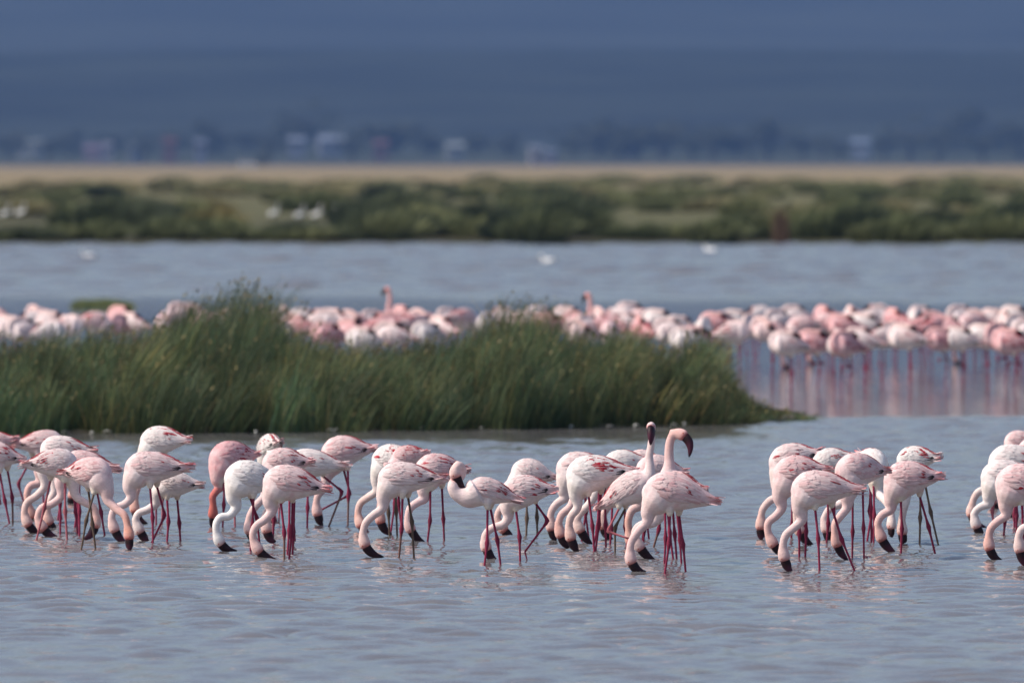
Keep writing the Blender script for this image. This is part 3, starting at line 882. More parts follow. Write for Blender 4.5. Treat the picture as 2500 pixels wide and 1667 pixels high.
 dict(z=4, d='L', yaw=10, B=(1210, 545), R=148, T=(1575, 565), neck=[(1100, 780), (1110, 870), (1030, 920), (995, 1020), (1000, 1100)], head=(1010, 1190), bill=(1090, 1300), row=1300, tint=.4, sal=.85,
      legs=[((1320, 900), (1288, 1100), (1218, 1335), H_), ((1150, 900), (1150, 1100), (1135, 1270))],
      label="black flecked pink flamingo behind the upright necks, with an orange neck"),
 dict(z=4, d='R', yaw=18, B=(1090, 690), R=158, T=(665, 930), up=True, neck=[(1185, 600), (1200, 500), (1195, 400), (1212, 300), (1218, 200)], head=(1212, 112), bill=(1210, 285),
      bill3=(-0.003, -0.056, -0.105), d03=(0.0, -0.72, -0.62), br=1.3, tint=.35, sal=.1, red=.2, nr=.95,
      legs=[((970, 905), (868, 1090), (870, 1335), MU), ((905, 905), (795, 1125), (1000, 1190), PK, True)],
      label="flamingo with straight raised neck facing forward, black bill hanging down its throat"),
 dict(z=4, d='L', yaw=-20, B=(1400, 700), R=150, T=(1700, 720), up=True, neck=[(1380, 590), (1388, 480), (1385, 370), (1395, 270), (1430, 195)], head=(1495, 190), bill=(1575, 412), d0=(0.75, -0.5), tint=.55, sal=.45, nr=1.1,
      legs=[((1345, 905), (1352, 1185), (1340, 1432)), ((1455, 925), (1490, 1205), (1505, 1442))],
      label="upright pink flamingo with crook neck and drooping black bill in profile"),
 dict(z=4, d='L', yaw=8, B=(1250, 760), R=130, T=(1560, 800), neck=[(1280, 960), (1220, 1045), (1110, 1065), (1055, 1140)], head=(1090, 1250), bill=(1252, 1438), row=1400, tint=.3, sal=.3,
      legs=[((1370, 930), (1390, 1130), (1425, 1265)), ((1420, 930), (1440, 1150), (1460, 1350))],
      label="flamingo hidden behind the front bird, its neck looped and black bill just above the water"),
 dict(z=4, d='L', B=(1328, 748), R=188, T=(1895, 852), neck=[(1195, 930), (1175, 1030), (1085, 1130), (1020, 1240)], head=(1012, 1380), bill=(1182, 1522), tint=.5, sal=.2, red=.12, patch=3, streak=False, black=False,
      legs=[((1392, 970), (1385, 1235), (1345, 1515)), ((1482, 980), (1520, 1250), (1546, 1525))],
      label="large pale pink flamingo in front of the two raised heads, crimson tipped tail"),
 # --- fifth cluster
 dict(z=5, d='L', B=(495, 335), R=172, T=(905, 225), neck=[(425, 560), (420, 680), (330, 735), (260, 830)], head=(242, 970), bill=(266, 1135), row=1130, tint=.3, sal=.5,
      legs=[((570, 820), (563, 990), (556, 1150)), ((690, 820), (700, 1000), (710, 1130))],
      label="flamingo at the rear with an arched orange neck set apart in front of the group"),
 dict(z=5, d='L', B=(545, 460), R=180, T=(990, 405), neck=[(445, 680), (460, 800), (400, 885), (325, 950), (315, 1040)], head=(355, 1150), bill=(548, 1315), tint=.55, sal=.35, red=.35,
      legs=[((640, 800), (640, 1060), (640, 1335)), ((720, 800), (715, 1050), (705, 1290))],
      label="pink flamingo with speckled rosy flank, its neck running parallel just behind the front bird's"),
 dict(z=5, d='L', B=(910, 345), R=138, T=(1240, 260), neck=[(780, 560), (680, 760), (610, 860)], head=(635, 1020), bill=(790, 1198), row=1190, tint=.06, sal=.55,
      legs=[((930, 820), (940, 960), (920, 1190)), ((1000, 800), (1010, 980), (1020, 1180))],
      label="white backed flamingo with one small crimson stripe in the middle of its group"),
 dict(z=5, d='L', B=(1290, 430), R=125, T=(1530, 440), neck=[(1150, 640), (1070, 760), (970, 800), (905, 900)], head=(915, 1000), bill=(955, 1155), row=1150, tint=.3, sal=.2,
      label="flamingo hidden in the group, only a small pale head with black bill showing between legs"),
 dict(z=5, d='L', yaw=25, B=(1180, 430), R=182, T=(1510, 430), neck=[(1140, 680), (1130, 800), (1060, 890), (1005, 980)], head=(1020, 1140), bill=(1142, 1348), tint=.5, sal=.6, red=.2, patch=2,
      legs=[((1297, 660), (1305, 1010), (1310, 1345)), ((1195, 840), (1195, 1050), (1190, 1335))],
      label="rounded pink flamingo with grey speckles and an orange head, tail feathers ruffled"),
 dict(z=5, d='R', yaw=60, B=(1430, 370), R=152, T=(1330, 300), neck=[(1440, 570), (1455, 650), (1530, 730), (1580, 830)], head=(1582, 950), bill=(1576, 1062), tint=.04, sal=.25, d0=(0, -1),
      row=1190, legs=[((1385, 590), (1390, 850), (1390, 1055)), ((1405, 590), (1412, 870), (1405, 1195))],
      label="white flamingo coming forward, neck bent aside and bill dipped straight down"),
 dict(z=5, d='L', yaw=-12, B=(1780, 315), R=135, T=(2135, 275), neck=[(1760, 560), (1750, 720), (1720, 830), (1705, 930)], head=(1705, 1025), bill=(1726, 1172), row=1190, tint=.0, sal=.45, red=.7, patch=6, d0=(.1, -1),
      legs=[((1895, 640), (1890, 900), (1884, 1192), MU), ((1925, 640), (2002, 845), (2086, 1212), MU)],
      label="white flamingo with scarlet blotches and raised tuft of a tail, legs brown"),
 dict(z=5, d='L', B=(1695, 522), R=185, T=(2115, 475), neck=[(1600, 720), (1585, 820), (1500, 875), (1455, 960)], head=(1480, 1090), bill=(1648, 1268), tint=.55, sal=.4, red=.12,
      legs=[((1690, 730), (1702, 1015), (1690, 1305)), ((1890, 735), (1982, 1000), (2052, 1272))],
      label="rosy grey flamingo in front of the scarlet blotched bird, hind leg stretched back"),
 dict(z=5, d='L', B=(745, 622), R=193, T=(1332, 605), neck=[(650, 800), (670, 920), (590, 1005), (505, 1080), (475, 1180)], head=(478, 1290), bill=(572, 1445), tint=.45, sal=.2, red=.15, patch=2,
      legs=[((805, 820), (836, 1120), (850, 1465)), ((980, 850), (1082, 1130), (1216, 1445))],
      label="smooth pale flamingo in front of its cluster, one crimson leg slanting far behind"),
 # --- birds cut by the right edge of the picture
 dict(z=6, d='L', B=(700, 235), R=108, T=(1030, 260), neck=[(610, 420), (600, 540), (520, 620), (480, 700)], head=(480, 780), bill=(560, 880), row=880, tint=.5,
      label="rearmost of the stacked flamingos at the end of the line, rosy rounded back only"),
 dict(z=6, d='L', B=(850, 320), R=130, T=(1240, 350), neck=[(760, 520), (750, 640), (680, 720), (640, 800)], head=(640, 880), bill=(720, 980), row=960, tint=.6,
      label="rosy flamingo barely showing above the white backed bird at the end of the line"),
 dict(z=6, d='L', B=(605, 430), R=165, T=(1110, 430), neck=[(490, 600), (440, 690), (360, 700), (305, 770)], head=(275, 890), bill=(425, 1045), row=1050, tint=.08, sal=.55,
      legs=[((700, 800), (690, 930), (690, 1060)), ((545, 830), (480, 885), (500, 950), PK)],
      label="white backed flamingo with a small round arch of pink neck, behind the creamy neck"),
 dict(z=6, d='L', B=(535, 575), R=168, T=(1010, 600), neck=[(455, 750), (445, 820), (370, 850), (310, 910)], head=(318, 1005), bill=(410, 1135), row=1130, tint=.12, sal=.15,
      legs=[((715, 790), (712, 930), (708, 1065)), ((600, 800), (605, 980), (592, 1140))],
      label="creamy white flamingo with a smooth white neck crossing in front of the pink arch"),
 dict(z=6, d='L', B=(695, 640), R=192, T=(1230, 660), neck=[(615, 830), (610, 930), (530, 990), (460, 1070)], head=(445, 1210), bill=(578, 1382), tint=.55, sal=.55, red=.35,
      legs=[((765, 830), (770, 1080), (765, 1360)), ((860, 830), (880, 1100), (890, 1370))],
      label="pink flamingo with ruffled rosy flank and orange neck at the line's end"),
 dict(z=6, d='L', B=(1010, 800), R=188, T=(1560, 830), neck=[(890, 960), (850, 1030), (770, 1060), (735, 1130)], head=(738, 1230), bill=(810, 1385), tint=.3, sal=.25,
      legs=[((1010, 1000), (1010, 1180), (1000, 1430)), ((1090, 1000), (1100, 1190), (1110, 1440))],
      label="flamingo whose cream head and bill alone reach into view past the orange necked bird"),
]
for k, d in enumerate(BIRDS):
    place_bird(d, k)

water_sheet()

# ------------------------------------------------------------------ the resting flock behind the reeds
def leg2(u, z, one=False, col='crimson'):
    a = dict(hip=np.array([u, .034, z]), joint=np.array([u - .01, .034, z * .53]), foot=np.array([u + .012, .034, 0.0]), col=col)
    if one:
        b = dict(hip=np.array([u + .02, -.034, z]), joint=np.array([u - .06, -.034, z * .72]), foot=np.array([u + .06, -.030, z * .80]), col=col, lift=True)
    else:
        b = dict(hip=np.array([u + .02, -.034, z]), joint=np.array([u + .015, -.034, z * .52]), foot=np.array([u - .005, -.034, 0.0]), col=col)
    return [a, b]

PROTO = {
 # head laid back along the shoulders, bill under the feathers
 'tuck': dict(B=(.05, .43), R=.105, T=(-.27, .395), neck=[(.13, .43), (.155, .485), (.12, .532), (.065, .548, .02), (.02, .54, .032)], head=(-.02, .035, .535), bill=(-.11, .045, .495), d0=np.array([-1, .1, -.25])),
 'coil': dict(B=(.05, .42), R=.105, T=(-.26, .40), neck=[(.13, .41), (.165, .465), (.145, .525), (.09, .553), (.045, .548)], head=(.0, 0.0, .545), bill=(-.09, -.02, .512), d0=np.array([-1, -.1, -.2])),
 'droop': dict(B=(.06, .44), R=.105, T=(-.25, .46), neck=[(.13, .36), (.15, .27), (.20, .20), (.215, .12)], head=(.205, 0, .06), bill=(.12, 0, .0), d0=None),
 'alert': dict(B=(.04, .44), R=.103, T=(-.27, .40), neck=[(.13, .47), (.165, .55), (.15, .64), (.155, .72)], head=(.17, 0, .775), bill=(.225, 0, .69), d0=np.array([.8, 0, -.45])),
 'preen': dict(B=(.05, .44), R=.105, T=(-.26, .40), neck=[(.135, .44), (.168, .50), (.14, .555), (.08, .565, .03), (.035, .55, .055)], head=(.0, .07, .52), bill=(-.06, .10, .45), d0=np.array([-.5, .3, -.8])),
}
proto_roots = {}
def proto(kind, tint, red, one):
    key = (kind, tint, one)
    p = PROTO[kind]
    r = empty("flamingo", (0, 0, 0))
    nk = [np.array([q[0], q[2] if len(q) > 2 else 0.0, q[1]]) for q in p['neck']]
    sp = dict(B=p['B'], R=p['R'], T=p['T'], neck=nk, head=p['head'], bill=p['bill'], d0=p['d0'], tint=tint, salmon=.45, red=red, black=True, streak=True, patch=3,
              legs=leg2(-.03, .318, one), nr=1.2)
    build_bird(sp, r, len(proto_roots) + 900, voxel=0.0075)
    proto_roots[key] = r
    return r
PT = [('tuck', .3, .6, False), ('tuck', .9, 1.0, True), ('coil', .25, .3, False), ('coil', .85, .9, True), ('droop', .5, .5, False), ('preen', .45, .5, False), ('tuck', .12, .2, False)]
protos = [proto(*a) for a in PT]
alert = proto('alert', .9, .5, False)
used = set()
def flock_bird(pr, px, py, facing, label, jitter=True):
    """px, py = photograph position of the body centre, 0.43 m above the water"""
    Y = FPX * (CAM_H - 0.43) / (py - ROW_H)
    w_ = at_depth(px, py, Y)
    if id(pr) in used:
        r = copy_tree(pr)
    else:
        r = pr; used.add(id(pr))
    r.location = (w_[0], Y, 0)
    r.rotation_euler = (0, 0, math.pi - facing)
    s = random.uniform(.96, 1.06) if jitter else 1.0
    r.scale = (s, s, s)
    tag(r, label, "flamingo", "flamingos resting in the flock beyond the reeds")
    return r
POSE = ["pale pink flamingo with head tucked on its back", "rosy one legged flamingo with head tucked back", "whitish flamingo with neck coiled over its shoulders", "rosy one legged flamingo with coiled neck",
        "pink flamingo with drooping neck", "pink flamingo preening its shoulder", "almost white flamingo with head tucked away"]
LB_R = ", resting in open water past the reeds"
LB_I = ", resting behind the reed island"
RIGHT = [(1830, 800), (1850, 770), (1905, 785), (1925, 843), (1962, 800), (2045, 842), (2022, 790), (2018, 768), (2060, 800), (2065, 848), (2105, 830), (1990, 838), (2115, 792), (2130, 770), (2160, 825), (2180, 770), (2190, 790), (2215, 832),
         (2235, 775), (2260, 795), (2255, 765), (2300, 828), (2285, 800), (2320, 800), (2345, 828), (2375, 790), (2395, 775), (2405, 825), (2430, 775), (2445, 830), (2455, 790), (2480, 770), (2490, 800), (2520, 815), (2540, 780),
         (1945, 765), (2085, 775), (2350, 775), (2470, 842), (1880, 815)]
LEFTB = [(30, 800), (10, 785), (75, 780), (100, 765), (130, 785), (160, 800), (60, 815), (115, 815), (230, 788), (300, 775), (325, 790), (290, 795), (450, 770), (480, 765), (420, 785), (505, 780),
         (625, 790), (650, 770), (690, 785), (700, 765), (745, 770), (730, 800), (775, 785), (820, 790), (800, 815), (870, 780), (860, 810), (915, 775), (930, 800), (965, 790), (985, 770), (1040, 780), (1045, 815), (960, 825),
         (1100, 770), (1130, 775), (1190, 780), (1080, 805), (1215, 770), (1290, 780), (1320, 775), (1340, 800), (1280, 805), (1390, 775), (1410, 790), (1440, 800), (1480, 790), (1500, 775), (1530, 790), (1540, 765), (1565, 770),
         (1590, 775), (1610, 790), (1640, 810), (1660, 800), (1700, 825), (1720, 800), (1750, 795), (1770, 785), (1800, 780), (1785, 815), (1680, 835), (1570, 812), (1490, 815), (1425, 818), (1010, 800), (890, 830), (675, 815), (560, 790), (-15, 770)]
rr = random.Random(5)
for lst, lb in ((RIGHT, LB_R), (LEFTB, LB_I)):
    for (x, y) in lst:
        if y < 790: y += 9
        f = rr.choice([0, 0, 0, 0, .35, -.35, .7, -.6, 1.2, -1.3, math.pi, math.pi * .85])
        k = rr.choice([0, 0, 1, 2, 2, 3, 4, 5, 6, 6])
        flock_bird(protos[k], x, y, f + rr.uniform(-.2, .2), POSE[k] + lb)
flock_bird(alert, 985, 782, 0.15, "deep pink flamingo with raised head and dark bill, tallest in the flock behind the reeds", False)
flock_bird(alert, 1475, 800, 0.3, "flamingo with its dark billed head raised just above the flock near the grassy tussock", False)

# ------------------------------------------------------------------ reeds
TOPX = [-400, 0, 150, 300, 400, 480, 560, 625, 655, 700, 800, 950, 1080, 1130, 1200, 1260, 1330, 1400, 1500, 1560, 1650, 1725, 1752, 1790, 1840, 1895, 1950]
TOPY = [835, 845, 838, 815, 790, 768, 742, 732, 800, 828, 842, 852, 838, 800, 775, 768, 785, 815, 825, 840, 845, 836, 880, 945, 980, 1008, 1024]
BASX = [-400, 0, 700, 1250, 1500, 1900, 2000]
BASY = [1066, 1062, 1057, 1049, 1044, 1032, 1027]

def blades(base, tipoff, bend, width, col_b, col_t, segs=3):
    """base Nx3, tipoff Nx3 from base to tip, bend Nx3 extra sideways push at the tip (quadratic)"""
    n = len(base)
    az = rng.uniform(-0.9, 0.9, n)
    ac = np.stack([np.cos(az), np.sin(az), np.zeros(n)], 1)
    V = np.empty((n, (segs + 1) * 2, 3)); C = np.empty((n, (segs + 1) * 2, 3))
    for i in range(segs + 1):
        t = i / segs
        p = base + tipoff * t + bend * (t * t)
        wd = width * (1.0 - 0.8 * t ** 2)
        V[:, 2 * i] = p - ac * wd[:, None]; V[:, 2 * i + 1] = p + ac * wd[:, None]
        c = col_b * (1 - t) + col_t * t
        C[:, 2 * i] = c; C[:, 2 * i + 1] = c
    k = (segs + 1) * 2
    off = np.arange(n)[:, None] * k
    Q = np.concatenate([off + np.array([[2 * i, 2 * i + 1, 2 * i + 3, 2 * i + 2]]) for i in range(segs)], 0)
    return V.reshape(-1, 3), Q, C.reshape(-1, 3)

def seed_heads(tips, dirs, size, cols):
    n = len(tips)
    az = rng.uniform(0, math.pi, n)
    ac = np.stack([np.cos(az), np.sin(az), np.zeros(n)], 1)
    a = tips; b = tips + dirs * size[:, None] * .5 + ac * size[:, None] * .28
    c = tips + dirs * size[:, None]; d = tips + dirs * size[:, None] * .5 - ac * size[:, None] * .28
    V = np.stack([a, b, c, d], 1).reshape(-1, 3)
    Q = np.arange(n * 4).reshape(n, 4)
    return V, Q, np.repeat(cols, 4, 0)

GREENS = np.array([[.050, .078, .034], [.068, .095, .035], [.085, .105, .045], [.060, .080, .045], [.110, .112, .040], [.17, .145, .05], [.19, .13, .06]])
GW = np.array([.22, .22, .18, .14, .12, .08, .04])

def reed_object(name, parts, label):
    V = np.vstack([p[0] for p in parts]); C = np.vstack([p[2] for p in parts])
    Q = []; o_ = 0
    for p in parts:
        Q.append(p[1] + o_); o_ += len(p[0])
    me = quads_mesh(name, V, np.vstack(Q), M['reed'], C, smooth=False)
    o = bpy.data.objects.new(name, me); COL.objects.link(o)
    tag(o, label, "grass", kind="stuff")

def reed_bed():
    # tussock by tussock: each has its own height, lean, tone and fan of blades
    nt_ = 420
    tpx = rng.uniform(-250, 1955, nt_)
    tq = rng.random(nt_) ** 1.2
    per = 185
    T_ = np.repeat(np.arange(nt_), per); n = len(T_)
    tY = FPX * CAM_H / (np.interp(tpx, BASX, BASY) - ROW_H) + .12 + tq * np.interp(tpx, [-300, 1700, 1900, 2005], [5.0, 4.0, 2.0, .5])
    tX = (tpx - 1250) / FPX * tY
    trad = rng.uniform(.10, .26, nt_)
    ang = rng.uniform(0, 2 * math.pi, n); rad = np.sqrt(rng.random(n)) * trad[T_]
    X = tX[T_] + np.cos(ang) * rad; Y = tY[T_] + np.sin(ang) * rad
    px = np.clip(1250 + X / Y * FPX, -300, 2005)
    ztop = CAM_H - (np.interp(px, TOPX, TOPY) - ROW_H) / FPX * Y
    thf = np.clip(rng.normal(.86, .13, nt_), .55, 1.15) * np.clip(.42 + 1.9 * tq, 0, 1)
    frac = np.clip(thf[T_] * (1 - .35 * (rad / .26) ** 2) + rng.normal(0, .13, n), .18, 1.2)
    h = np.maximum(ztop, .06) * frac
    tlean = rng.normal(.30, .17, nt_)
    lean = tlean[T_] + np.cos(ang) * rad * 1.3 + rng.normal(0, .10, n)
    base = np.stack([X - lean * h * .6, Y, np.full(n, -.05)], 1)
    tipoff = np.stack([lean * h * .55, np.sin(ang) * rad * .6, h * 1.04 + .05], 1)
    bend = np.stack([lean * h * .55 + rng.normal(0, .04, n), rng.normal(0, .04, n), -.10 * h * np.abs(lean)], 1)
    ci = rng.choice(len(GREENS), n, p=GW / GW.sum())
    tone = np.clip(rng.lognormal(-.08, .38, nt_), .42, 2.0); warm = rng.normal(0, .13, nt_)
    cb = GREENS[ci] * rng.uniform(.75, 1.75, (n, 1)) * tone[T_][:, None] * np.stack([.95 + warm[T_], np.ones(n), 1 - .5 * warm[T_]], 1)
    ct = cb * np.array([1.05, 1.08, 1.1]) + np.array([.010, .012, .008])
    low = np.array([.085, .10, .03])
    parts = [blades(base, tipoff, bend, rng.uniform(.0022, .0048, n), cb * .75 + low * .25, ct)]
    # wispy flowering stems above the two tall tussocks and here and there along the bed
    m = 870
    cx = np.concatenate([rng.normal(595, 50, 300), rng.normal(1265, 65, 220), rng.normal(430, 70, 90), rng.uniform(-150, 1800, 260)])
    trow = np.interp(cx, TOPX, TOPY) - np.where(np.abs(cx - 605) < 90, rng.uniform(-10, 72, m), np.where(np.abs(cx - 1270) < 100, rng.uniform(-10, 68, m), np.where(np.abs(cx - 430) < 120, rng.uniform(0, 45, m), rng.uniform(-25, 12, m))))
    Yf = FPX * CAM_H / (np.interp(cx, BASX, BASY) - ROW_H)
    Y = Yf + rng.uniform(1.2, 4.2, m)
    X = (cx - 1250) / FPX * Y
    zt = CAM_H - (trow - ROW_H) / FPX * Y
    ln = .30 + rng.normal(0, .09, m)
    base = np.stack([X - ln * zt * .9, Y, np.full(m, 0.)], 1)
    tipoff = np.stack([ln * zt * .5, np.zeros(m), zt], 1)
    bend = np.stack([ln * zt * .5, np.zeros(m), -.03 * zt], 1)
    cc = np.tile([.065, .085, .05], (m, 1)) * rng.uniform(.8, 1.3, (m, 1))
    parts.append(blades(base, tipoff, bend, np.full(m, .0028), cc, cc * 1.2))
    tip = base + tipoff + bend
    dr = tipoff + 2 * bend; dr /= np.linalg.norm(dr, axis=1, keepdims=True)
    parts.append(seed_heads((tip - dr * .02)[::3], dr[::3], rng.uniform(.02, .05, m)[::3], (np.tile([.15, .12, .05], (m, 1)) * rng.uniform(.6, 1.4, (m, 1)))[::3]))
    # ripe heads inside the bed
    k = rng.choice(n, 4200, replace=False)
    p = parts[0][0].reshape(n, -1, 3)[k]
    tp = p[:, -1]; dd = p[:, -1] - p[:, -4]; dd /= np.linalg.norm(dd, axis=1, keepdims=True)
    parts.append(seed_heads(tp - dd * .01, dd, rng.uniform(.025, .055, len(k)), np.tile([.17, .145, .06], (len(k), 1)) * rng.uniform(.5, 1.3, (len(k), 1))))
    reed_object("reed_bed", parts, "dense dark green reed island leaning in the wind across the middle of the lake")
    # muddy root mat the reeds grow from
    xs = np.linspace(-250, 1940, 60); V = []
    for x in xs:
        yf = FPX * CAM_H / (np.interp(x, BASX, BASY) - ROW_H)
        d_ = np.interp(x, [-300, 1700, 1880, 1940], [5.0, 4.0, 2.0, .5])
        for j, t in enumerate((-.02, .06, .3, .7, .96, 1.02)):
            y = yf + .1 + d_ * t
            V.append(((x - 1250) / FPX * y, y, (-.12, .02, .045, .045, .02, -.12)[j] + .01 * math.sin(x * .1 + j)))
    idx = np.arange(60 * 6).reshape(60, 6)
    Q = np.stack([idx[:-1, :-1], idx[1:, :-1], idx[1:, 1:], idx[:-1, 1:]], -1).reshape(-1, 4)
    me = quads_mesh("reed_island", np.array(V), Q, plain("wet_mud", (.075, .065, .04), .7, .3, 6), smooth=True)
    o = bpy.data.objects.new("reed_island", me); COL.objects.link(o)
    tag(o, "low muddy island under the reeds", "island", kind="structure")
    # islet beyond
    n = 3200
    px = 170 + 160 * rng.beta(1.3, 1.6, n); Y = FPX * CAM_H / (754 - ROW_H) + rng.uniform(0, 2.2, n)
    X = (px - 1250) / FPX * Y
    h = np.interp(px, [165, 185, 215, 250, 300, 330], [.04, .12, .11, .13, .10, .05]) * rng.uniform(.6, 1.15, n)
    base = np.stack([X, Y, np.full(n, -.03)], 1)
    tipoff = np.stack([.2 * h, rng.normal(0, .02, n), h + .03], 1); bend = np.stack([.1 * h, 0 * h, -.02 * h], 1)
    ci = rng.choice(len(GREENS), n, p=GW / GW.sum()); cb = GREENS[ci] * rng.uniform(1.2, 2.2, (n, 1))
    reed_object("low_sedge_islet", [blades(base, tipoff, bend, rng.uniform(.004, .008, n), cb, cb * 1.15)], "tiny low sedge islet in calm water beyond the flock")
reed_bed()

def feather_float(px, py, ln, rz):
    p = on_water(px, py)
    t = np.linspace(0, 1, 8)
    P = np.stack([(t - .5) * ln, .004 * np.sin(t * 5), .004 + .018 * np.sin(t * math.pi)], 1)
    r = np.sin(np.clip(t, .04, .97) * math.pi) ** .6 * ln * .22
    v, f = tube(P, r * .18, r, 8)
    g = Geo(); g.add(v, f, (.66, .65, .60))
    o = g.build("drift_feather", M['feather'])
    o.location = (p[0], p[1], 0.004); o.rotation_euler = (0, 0, rz)
    tag(o, "white drift feather floating against the reed edge", "feather", "drift feathers along the reeds")
for (x, y, l, r) in [(160, 1050, .05, .3), (262, 1050, .06, .0), (225, 1052, .03, 1.2), (353, 1048, .035, 1.), (756, 1046, .085, .1), (806, 1046, .06, -.2), (824, 1045, .05, .4), (1032, 1042, .07, .2), (1396, 1037, .045, 1.2),
                     (1490, 1036, .05, .2), (1554, 1034, .05, .9), (1646, 1033, .05, 0), (1672, 1030, .04, 1.3), (625, 1050, .03, 1.4), (1178, 1040, .035, 1.1)]:
    feather_float(x, y + 9, l * 1.3, r)

# ------------------------------------------------------------------ far shore
def sedge_proto(seed, green, hscale):
    r_ = np.random.default_rng(seed)
    n = 420
    a = r_.uniform(0, 2 * math.pi, n); rad = np.sqrt(r_.random(n)) * .8
    bx, by = np.cos(a) * rad, np.sin(a) * rad * .8
    h = (1.0 - .75 * (rad / .85) ** 2) * r_.uniform(.75, 1.1, n) * hscale + .12
    base = np.stack([bx * .75, by * .75, np.full(n, -.10)], 1)
    tip = np.stack([bx * .45 + .12 * h, by * .45, h + .1], 1)
    bend = np.stack([bx * .2 + .15, by * .2, -.10 * h], 1)
    cb = np.array(green) * r_.uniform(.6, 1.4, (n, 1))
    V, Q, C = blades(base, tip, bend, r_.uniform(.02, .045, n), cb * .9, cb * 1.15)
    return quads_mesh("sedge_clump", V, Q, M['leaf'], C)
SP = [sedge_proto(1, (.11, .125, .055), .80), sedge_proto(2, (.165, .175, .078), .70), sedge_proto(3, (.22, .20, .10), .60), sedge_proto(4, (.060, .074, .038), 1.0), sedge_proto(5, (.17, .14, .05), .62)]
def clump(i, x, y, sx, sz, label):
    o = bpy.data.objects.new("sedge_clump", SP[i]); COL.objects.link(o)
    o.location = (x, y, float(profile(y))); o.scale = (sx, sx, sz); o.rotation_euler = (0, 0, random.uniform(-.5, .5))
    tag(o, ('dark green ', 'green ', 'pale olive ', 'blackish green ', 'yellowish ')[i] + label, "sedge", "sedge clumps on the far shore")
L1 = "rounded sedge clump at the waterline of the far shore"
L2 = "sedge clump on the far bank between the water and the dry plain"
L3 = "low sedge clump where the far bank meets the tan plain"
big = [(60, 1.0, .75), (20, .8, .6), (130, .8, .6), (235, 1.0, .7), (390, .9, .75), (450, 1.0, .8), (510, 1.1, .85), (545, .8, .7), (640, .9, .7), (700, 1.1, .9), (745, 1.1, .9), (820, .9, .6), (890, 1.0, 1.0), (930, 1.3, 1.1), (985, 1.0, .8), (1040, 1.1, .9), (1100, .9, .8),
       (1160, 1.0, .85), (1240, 1.0, .9), (1300, 1.2, 1.1), (1350, 1.4, 1.2), (1405, 1.1, 1.0), (1500, .7, .5), (1570, .7, .6), (1640, .8, .6), (1740, 1.0, .8), (1790, 1.0, .9), (1850, 1.1, 1.0), (1900, 1.0, 1.0), (1960, 1.2, 1.1), (2020, 1.2, 1.1), (2090, 1.1, 1.0),
       (2140, 1.0, .8), (2200, 1.1, .9), (2270, 1.0, .9), (2330, .9, .7), (2400, 1.0, .8), (2450, 1.2, 1.0), (2500, 1.2, 1.1), (2560, 1.1, 1.0), (-60, 1.0, .8)]
for x, s, z in big:
    Y = random.uniform(295, 301)
    if 630 < x < 840 or x < 80: z *= .55
    clump(random.choice([0, 3, 0, 1]), (x - 1250) / FPX * Y, Y, s, z, L1)
for i in range(95):
    Y = 310 + 290 * random.random() ** 1.5
    px = random.uniform(-60, 2560)
    if Y < 385 and (620 < px < 850 or px < 90): continue
    if Y < 330 and (100 < px < 350 or 1450 < px < 1700) and random.random() < .8: continue
    k = 4 if (470 < px < 560 and Y < 420) else random.choice([1, 1, 2, 0, 3])
    clump(k, (px - 1250) / FPX * Y, Y, random.uniform(.9, 1.7), random.uniform(.7, 1.15), L2)
for i in range(75):
    Y = 600 + 420 * random.random()
    px = random.uniform(-60, 2560)
    clump(random.choice([1, 2, 2]), (px - 1250) / FPX * Y, Y, random.uniform(1.5, 3.0), random.uniform(.7, 1.2), L3)
# a stand of dead brown stalks among the dark clumps
g_n = 90
b_ = np.stack([rng.normal(0, .08, g_n), rng.normal(0, .15, g_n), np.zeros(g_n)], 1)
tp_ = np.stack([rng.normal(0, .06, g_n), rng.normal(0, .05, g_n), rng.uniform(.55, .95, g_n)], 1)
V, Q, C = blades(b_, tp_, tp_ * 0, np.full(g_n, .02), np.tile([.11, .07, .045], (g_n, 1)), np.tile([.13, .085, .05], (g_n, 1)))
o = bpy.data.objects.new("dead_reed_stalks", quads_mesh("dead_reed_stalks", V, Q, M['leaf'], C)); COL.objects.link(o)
o.location = ((1908 - 1250) / FPX * 294.5, 294.5, .05)
tag(o, "upright stand of dry red brown stalks against dark sedge on the far shore", "dry reeds")

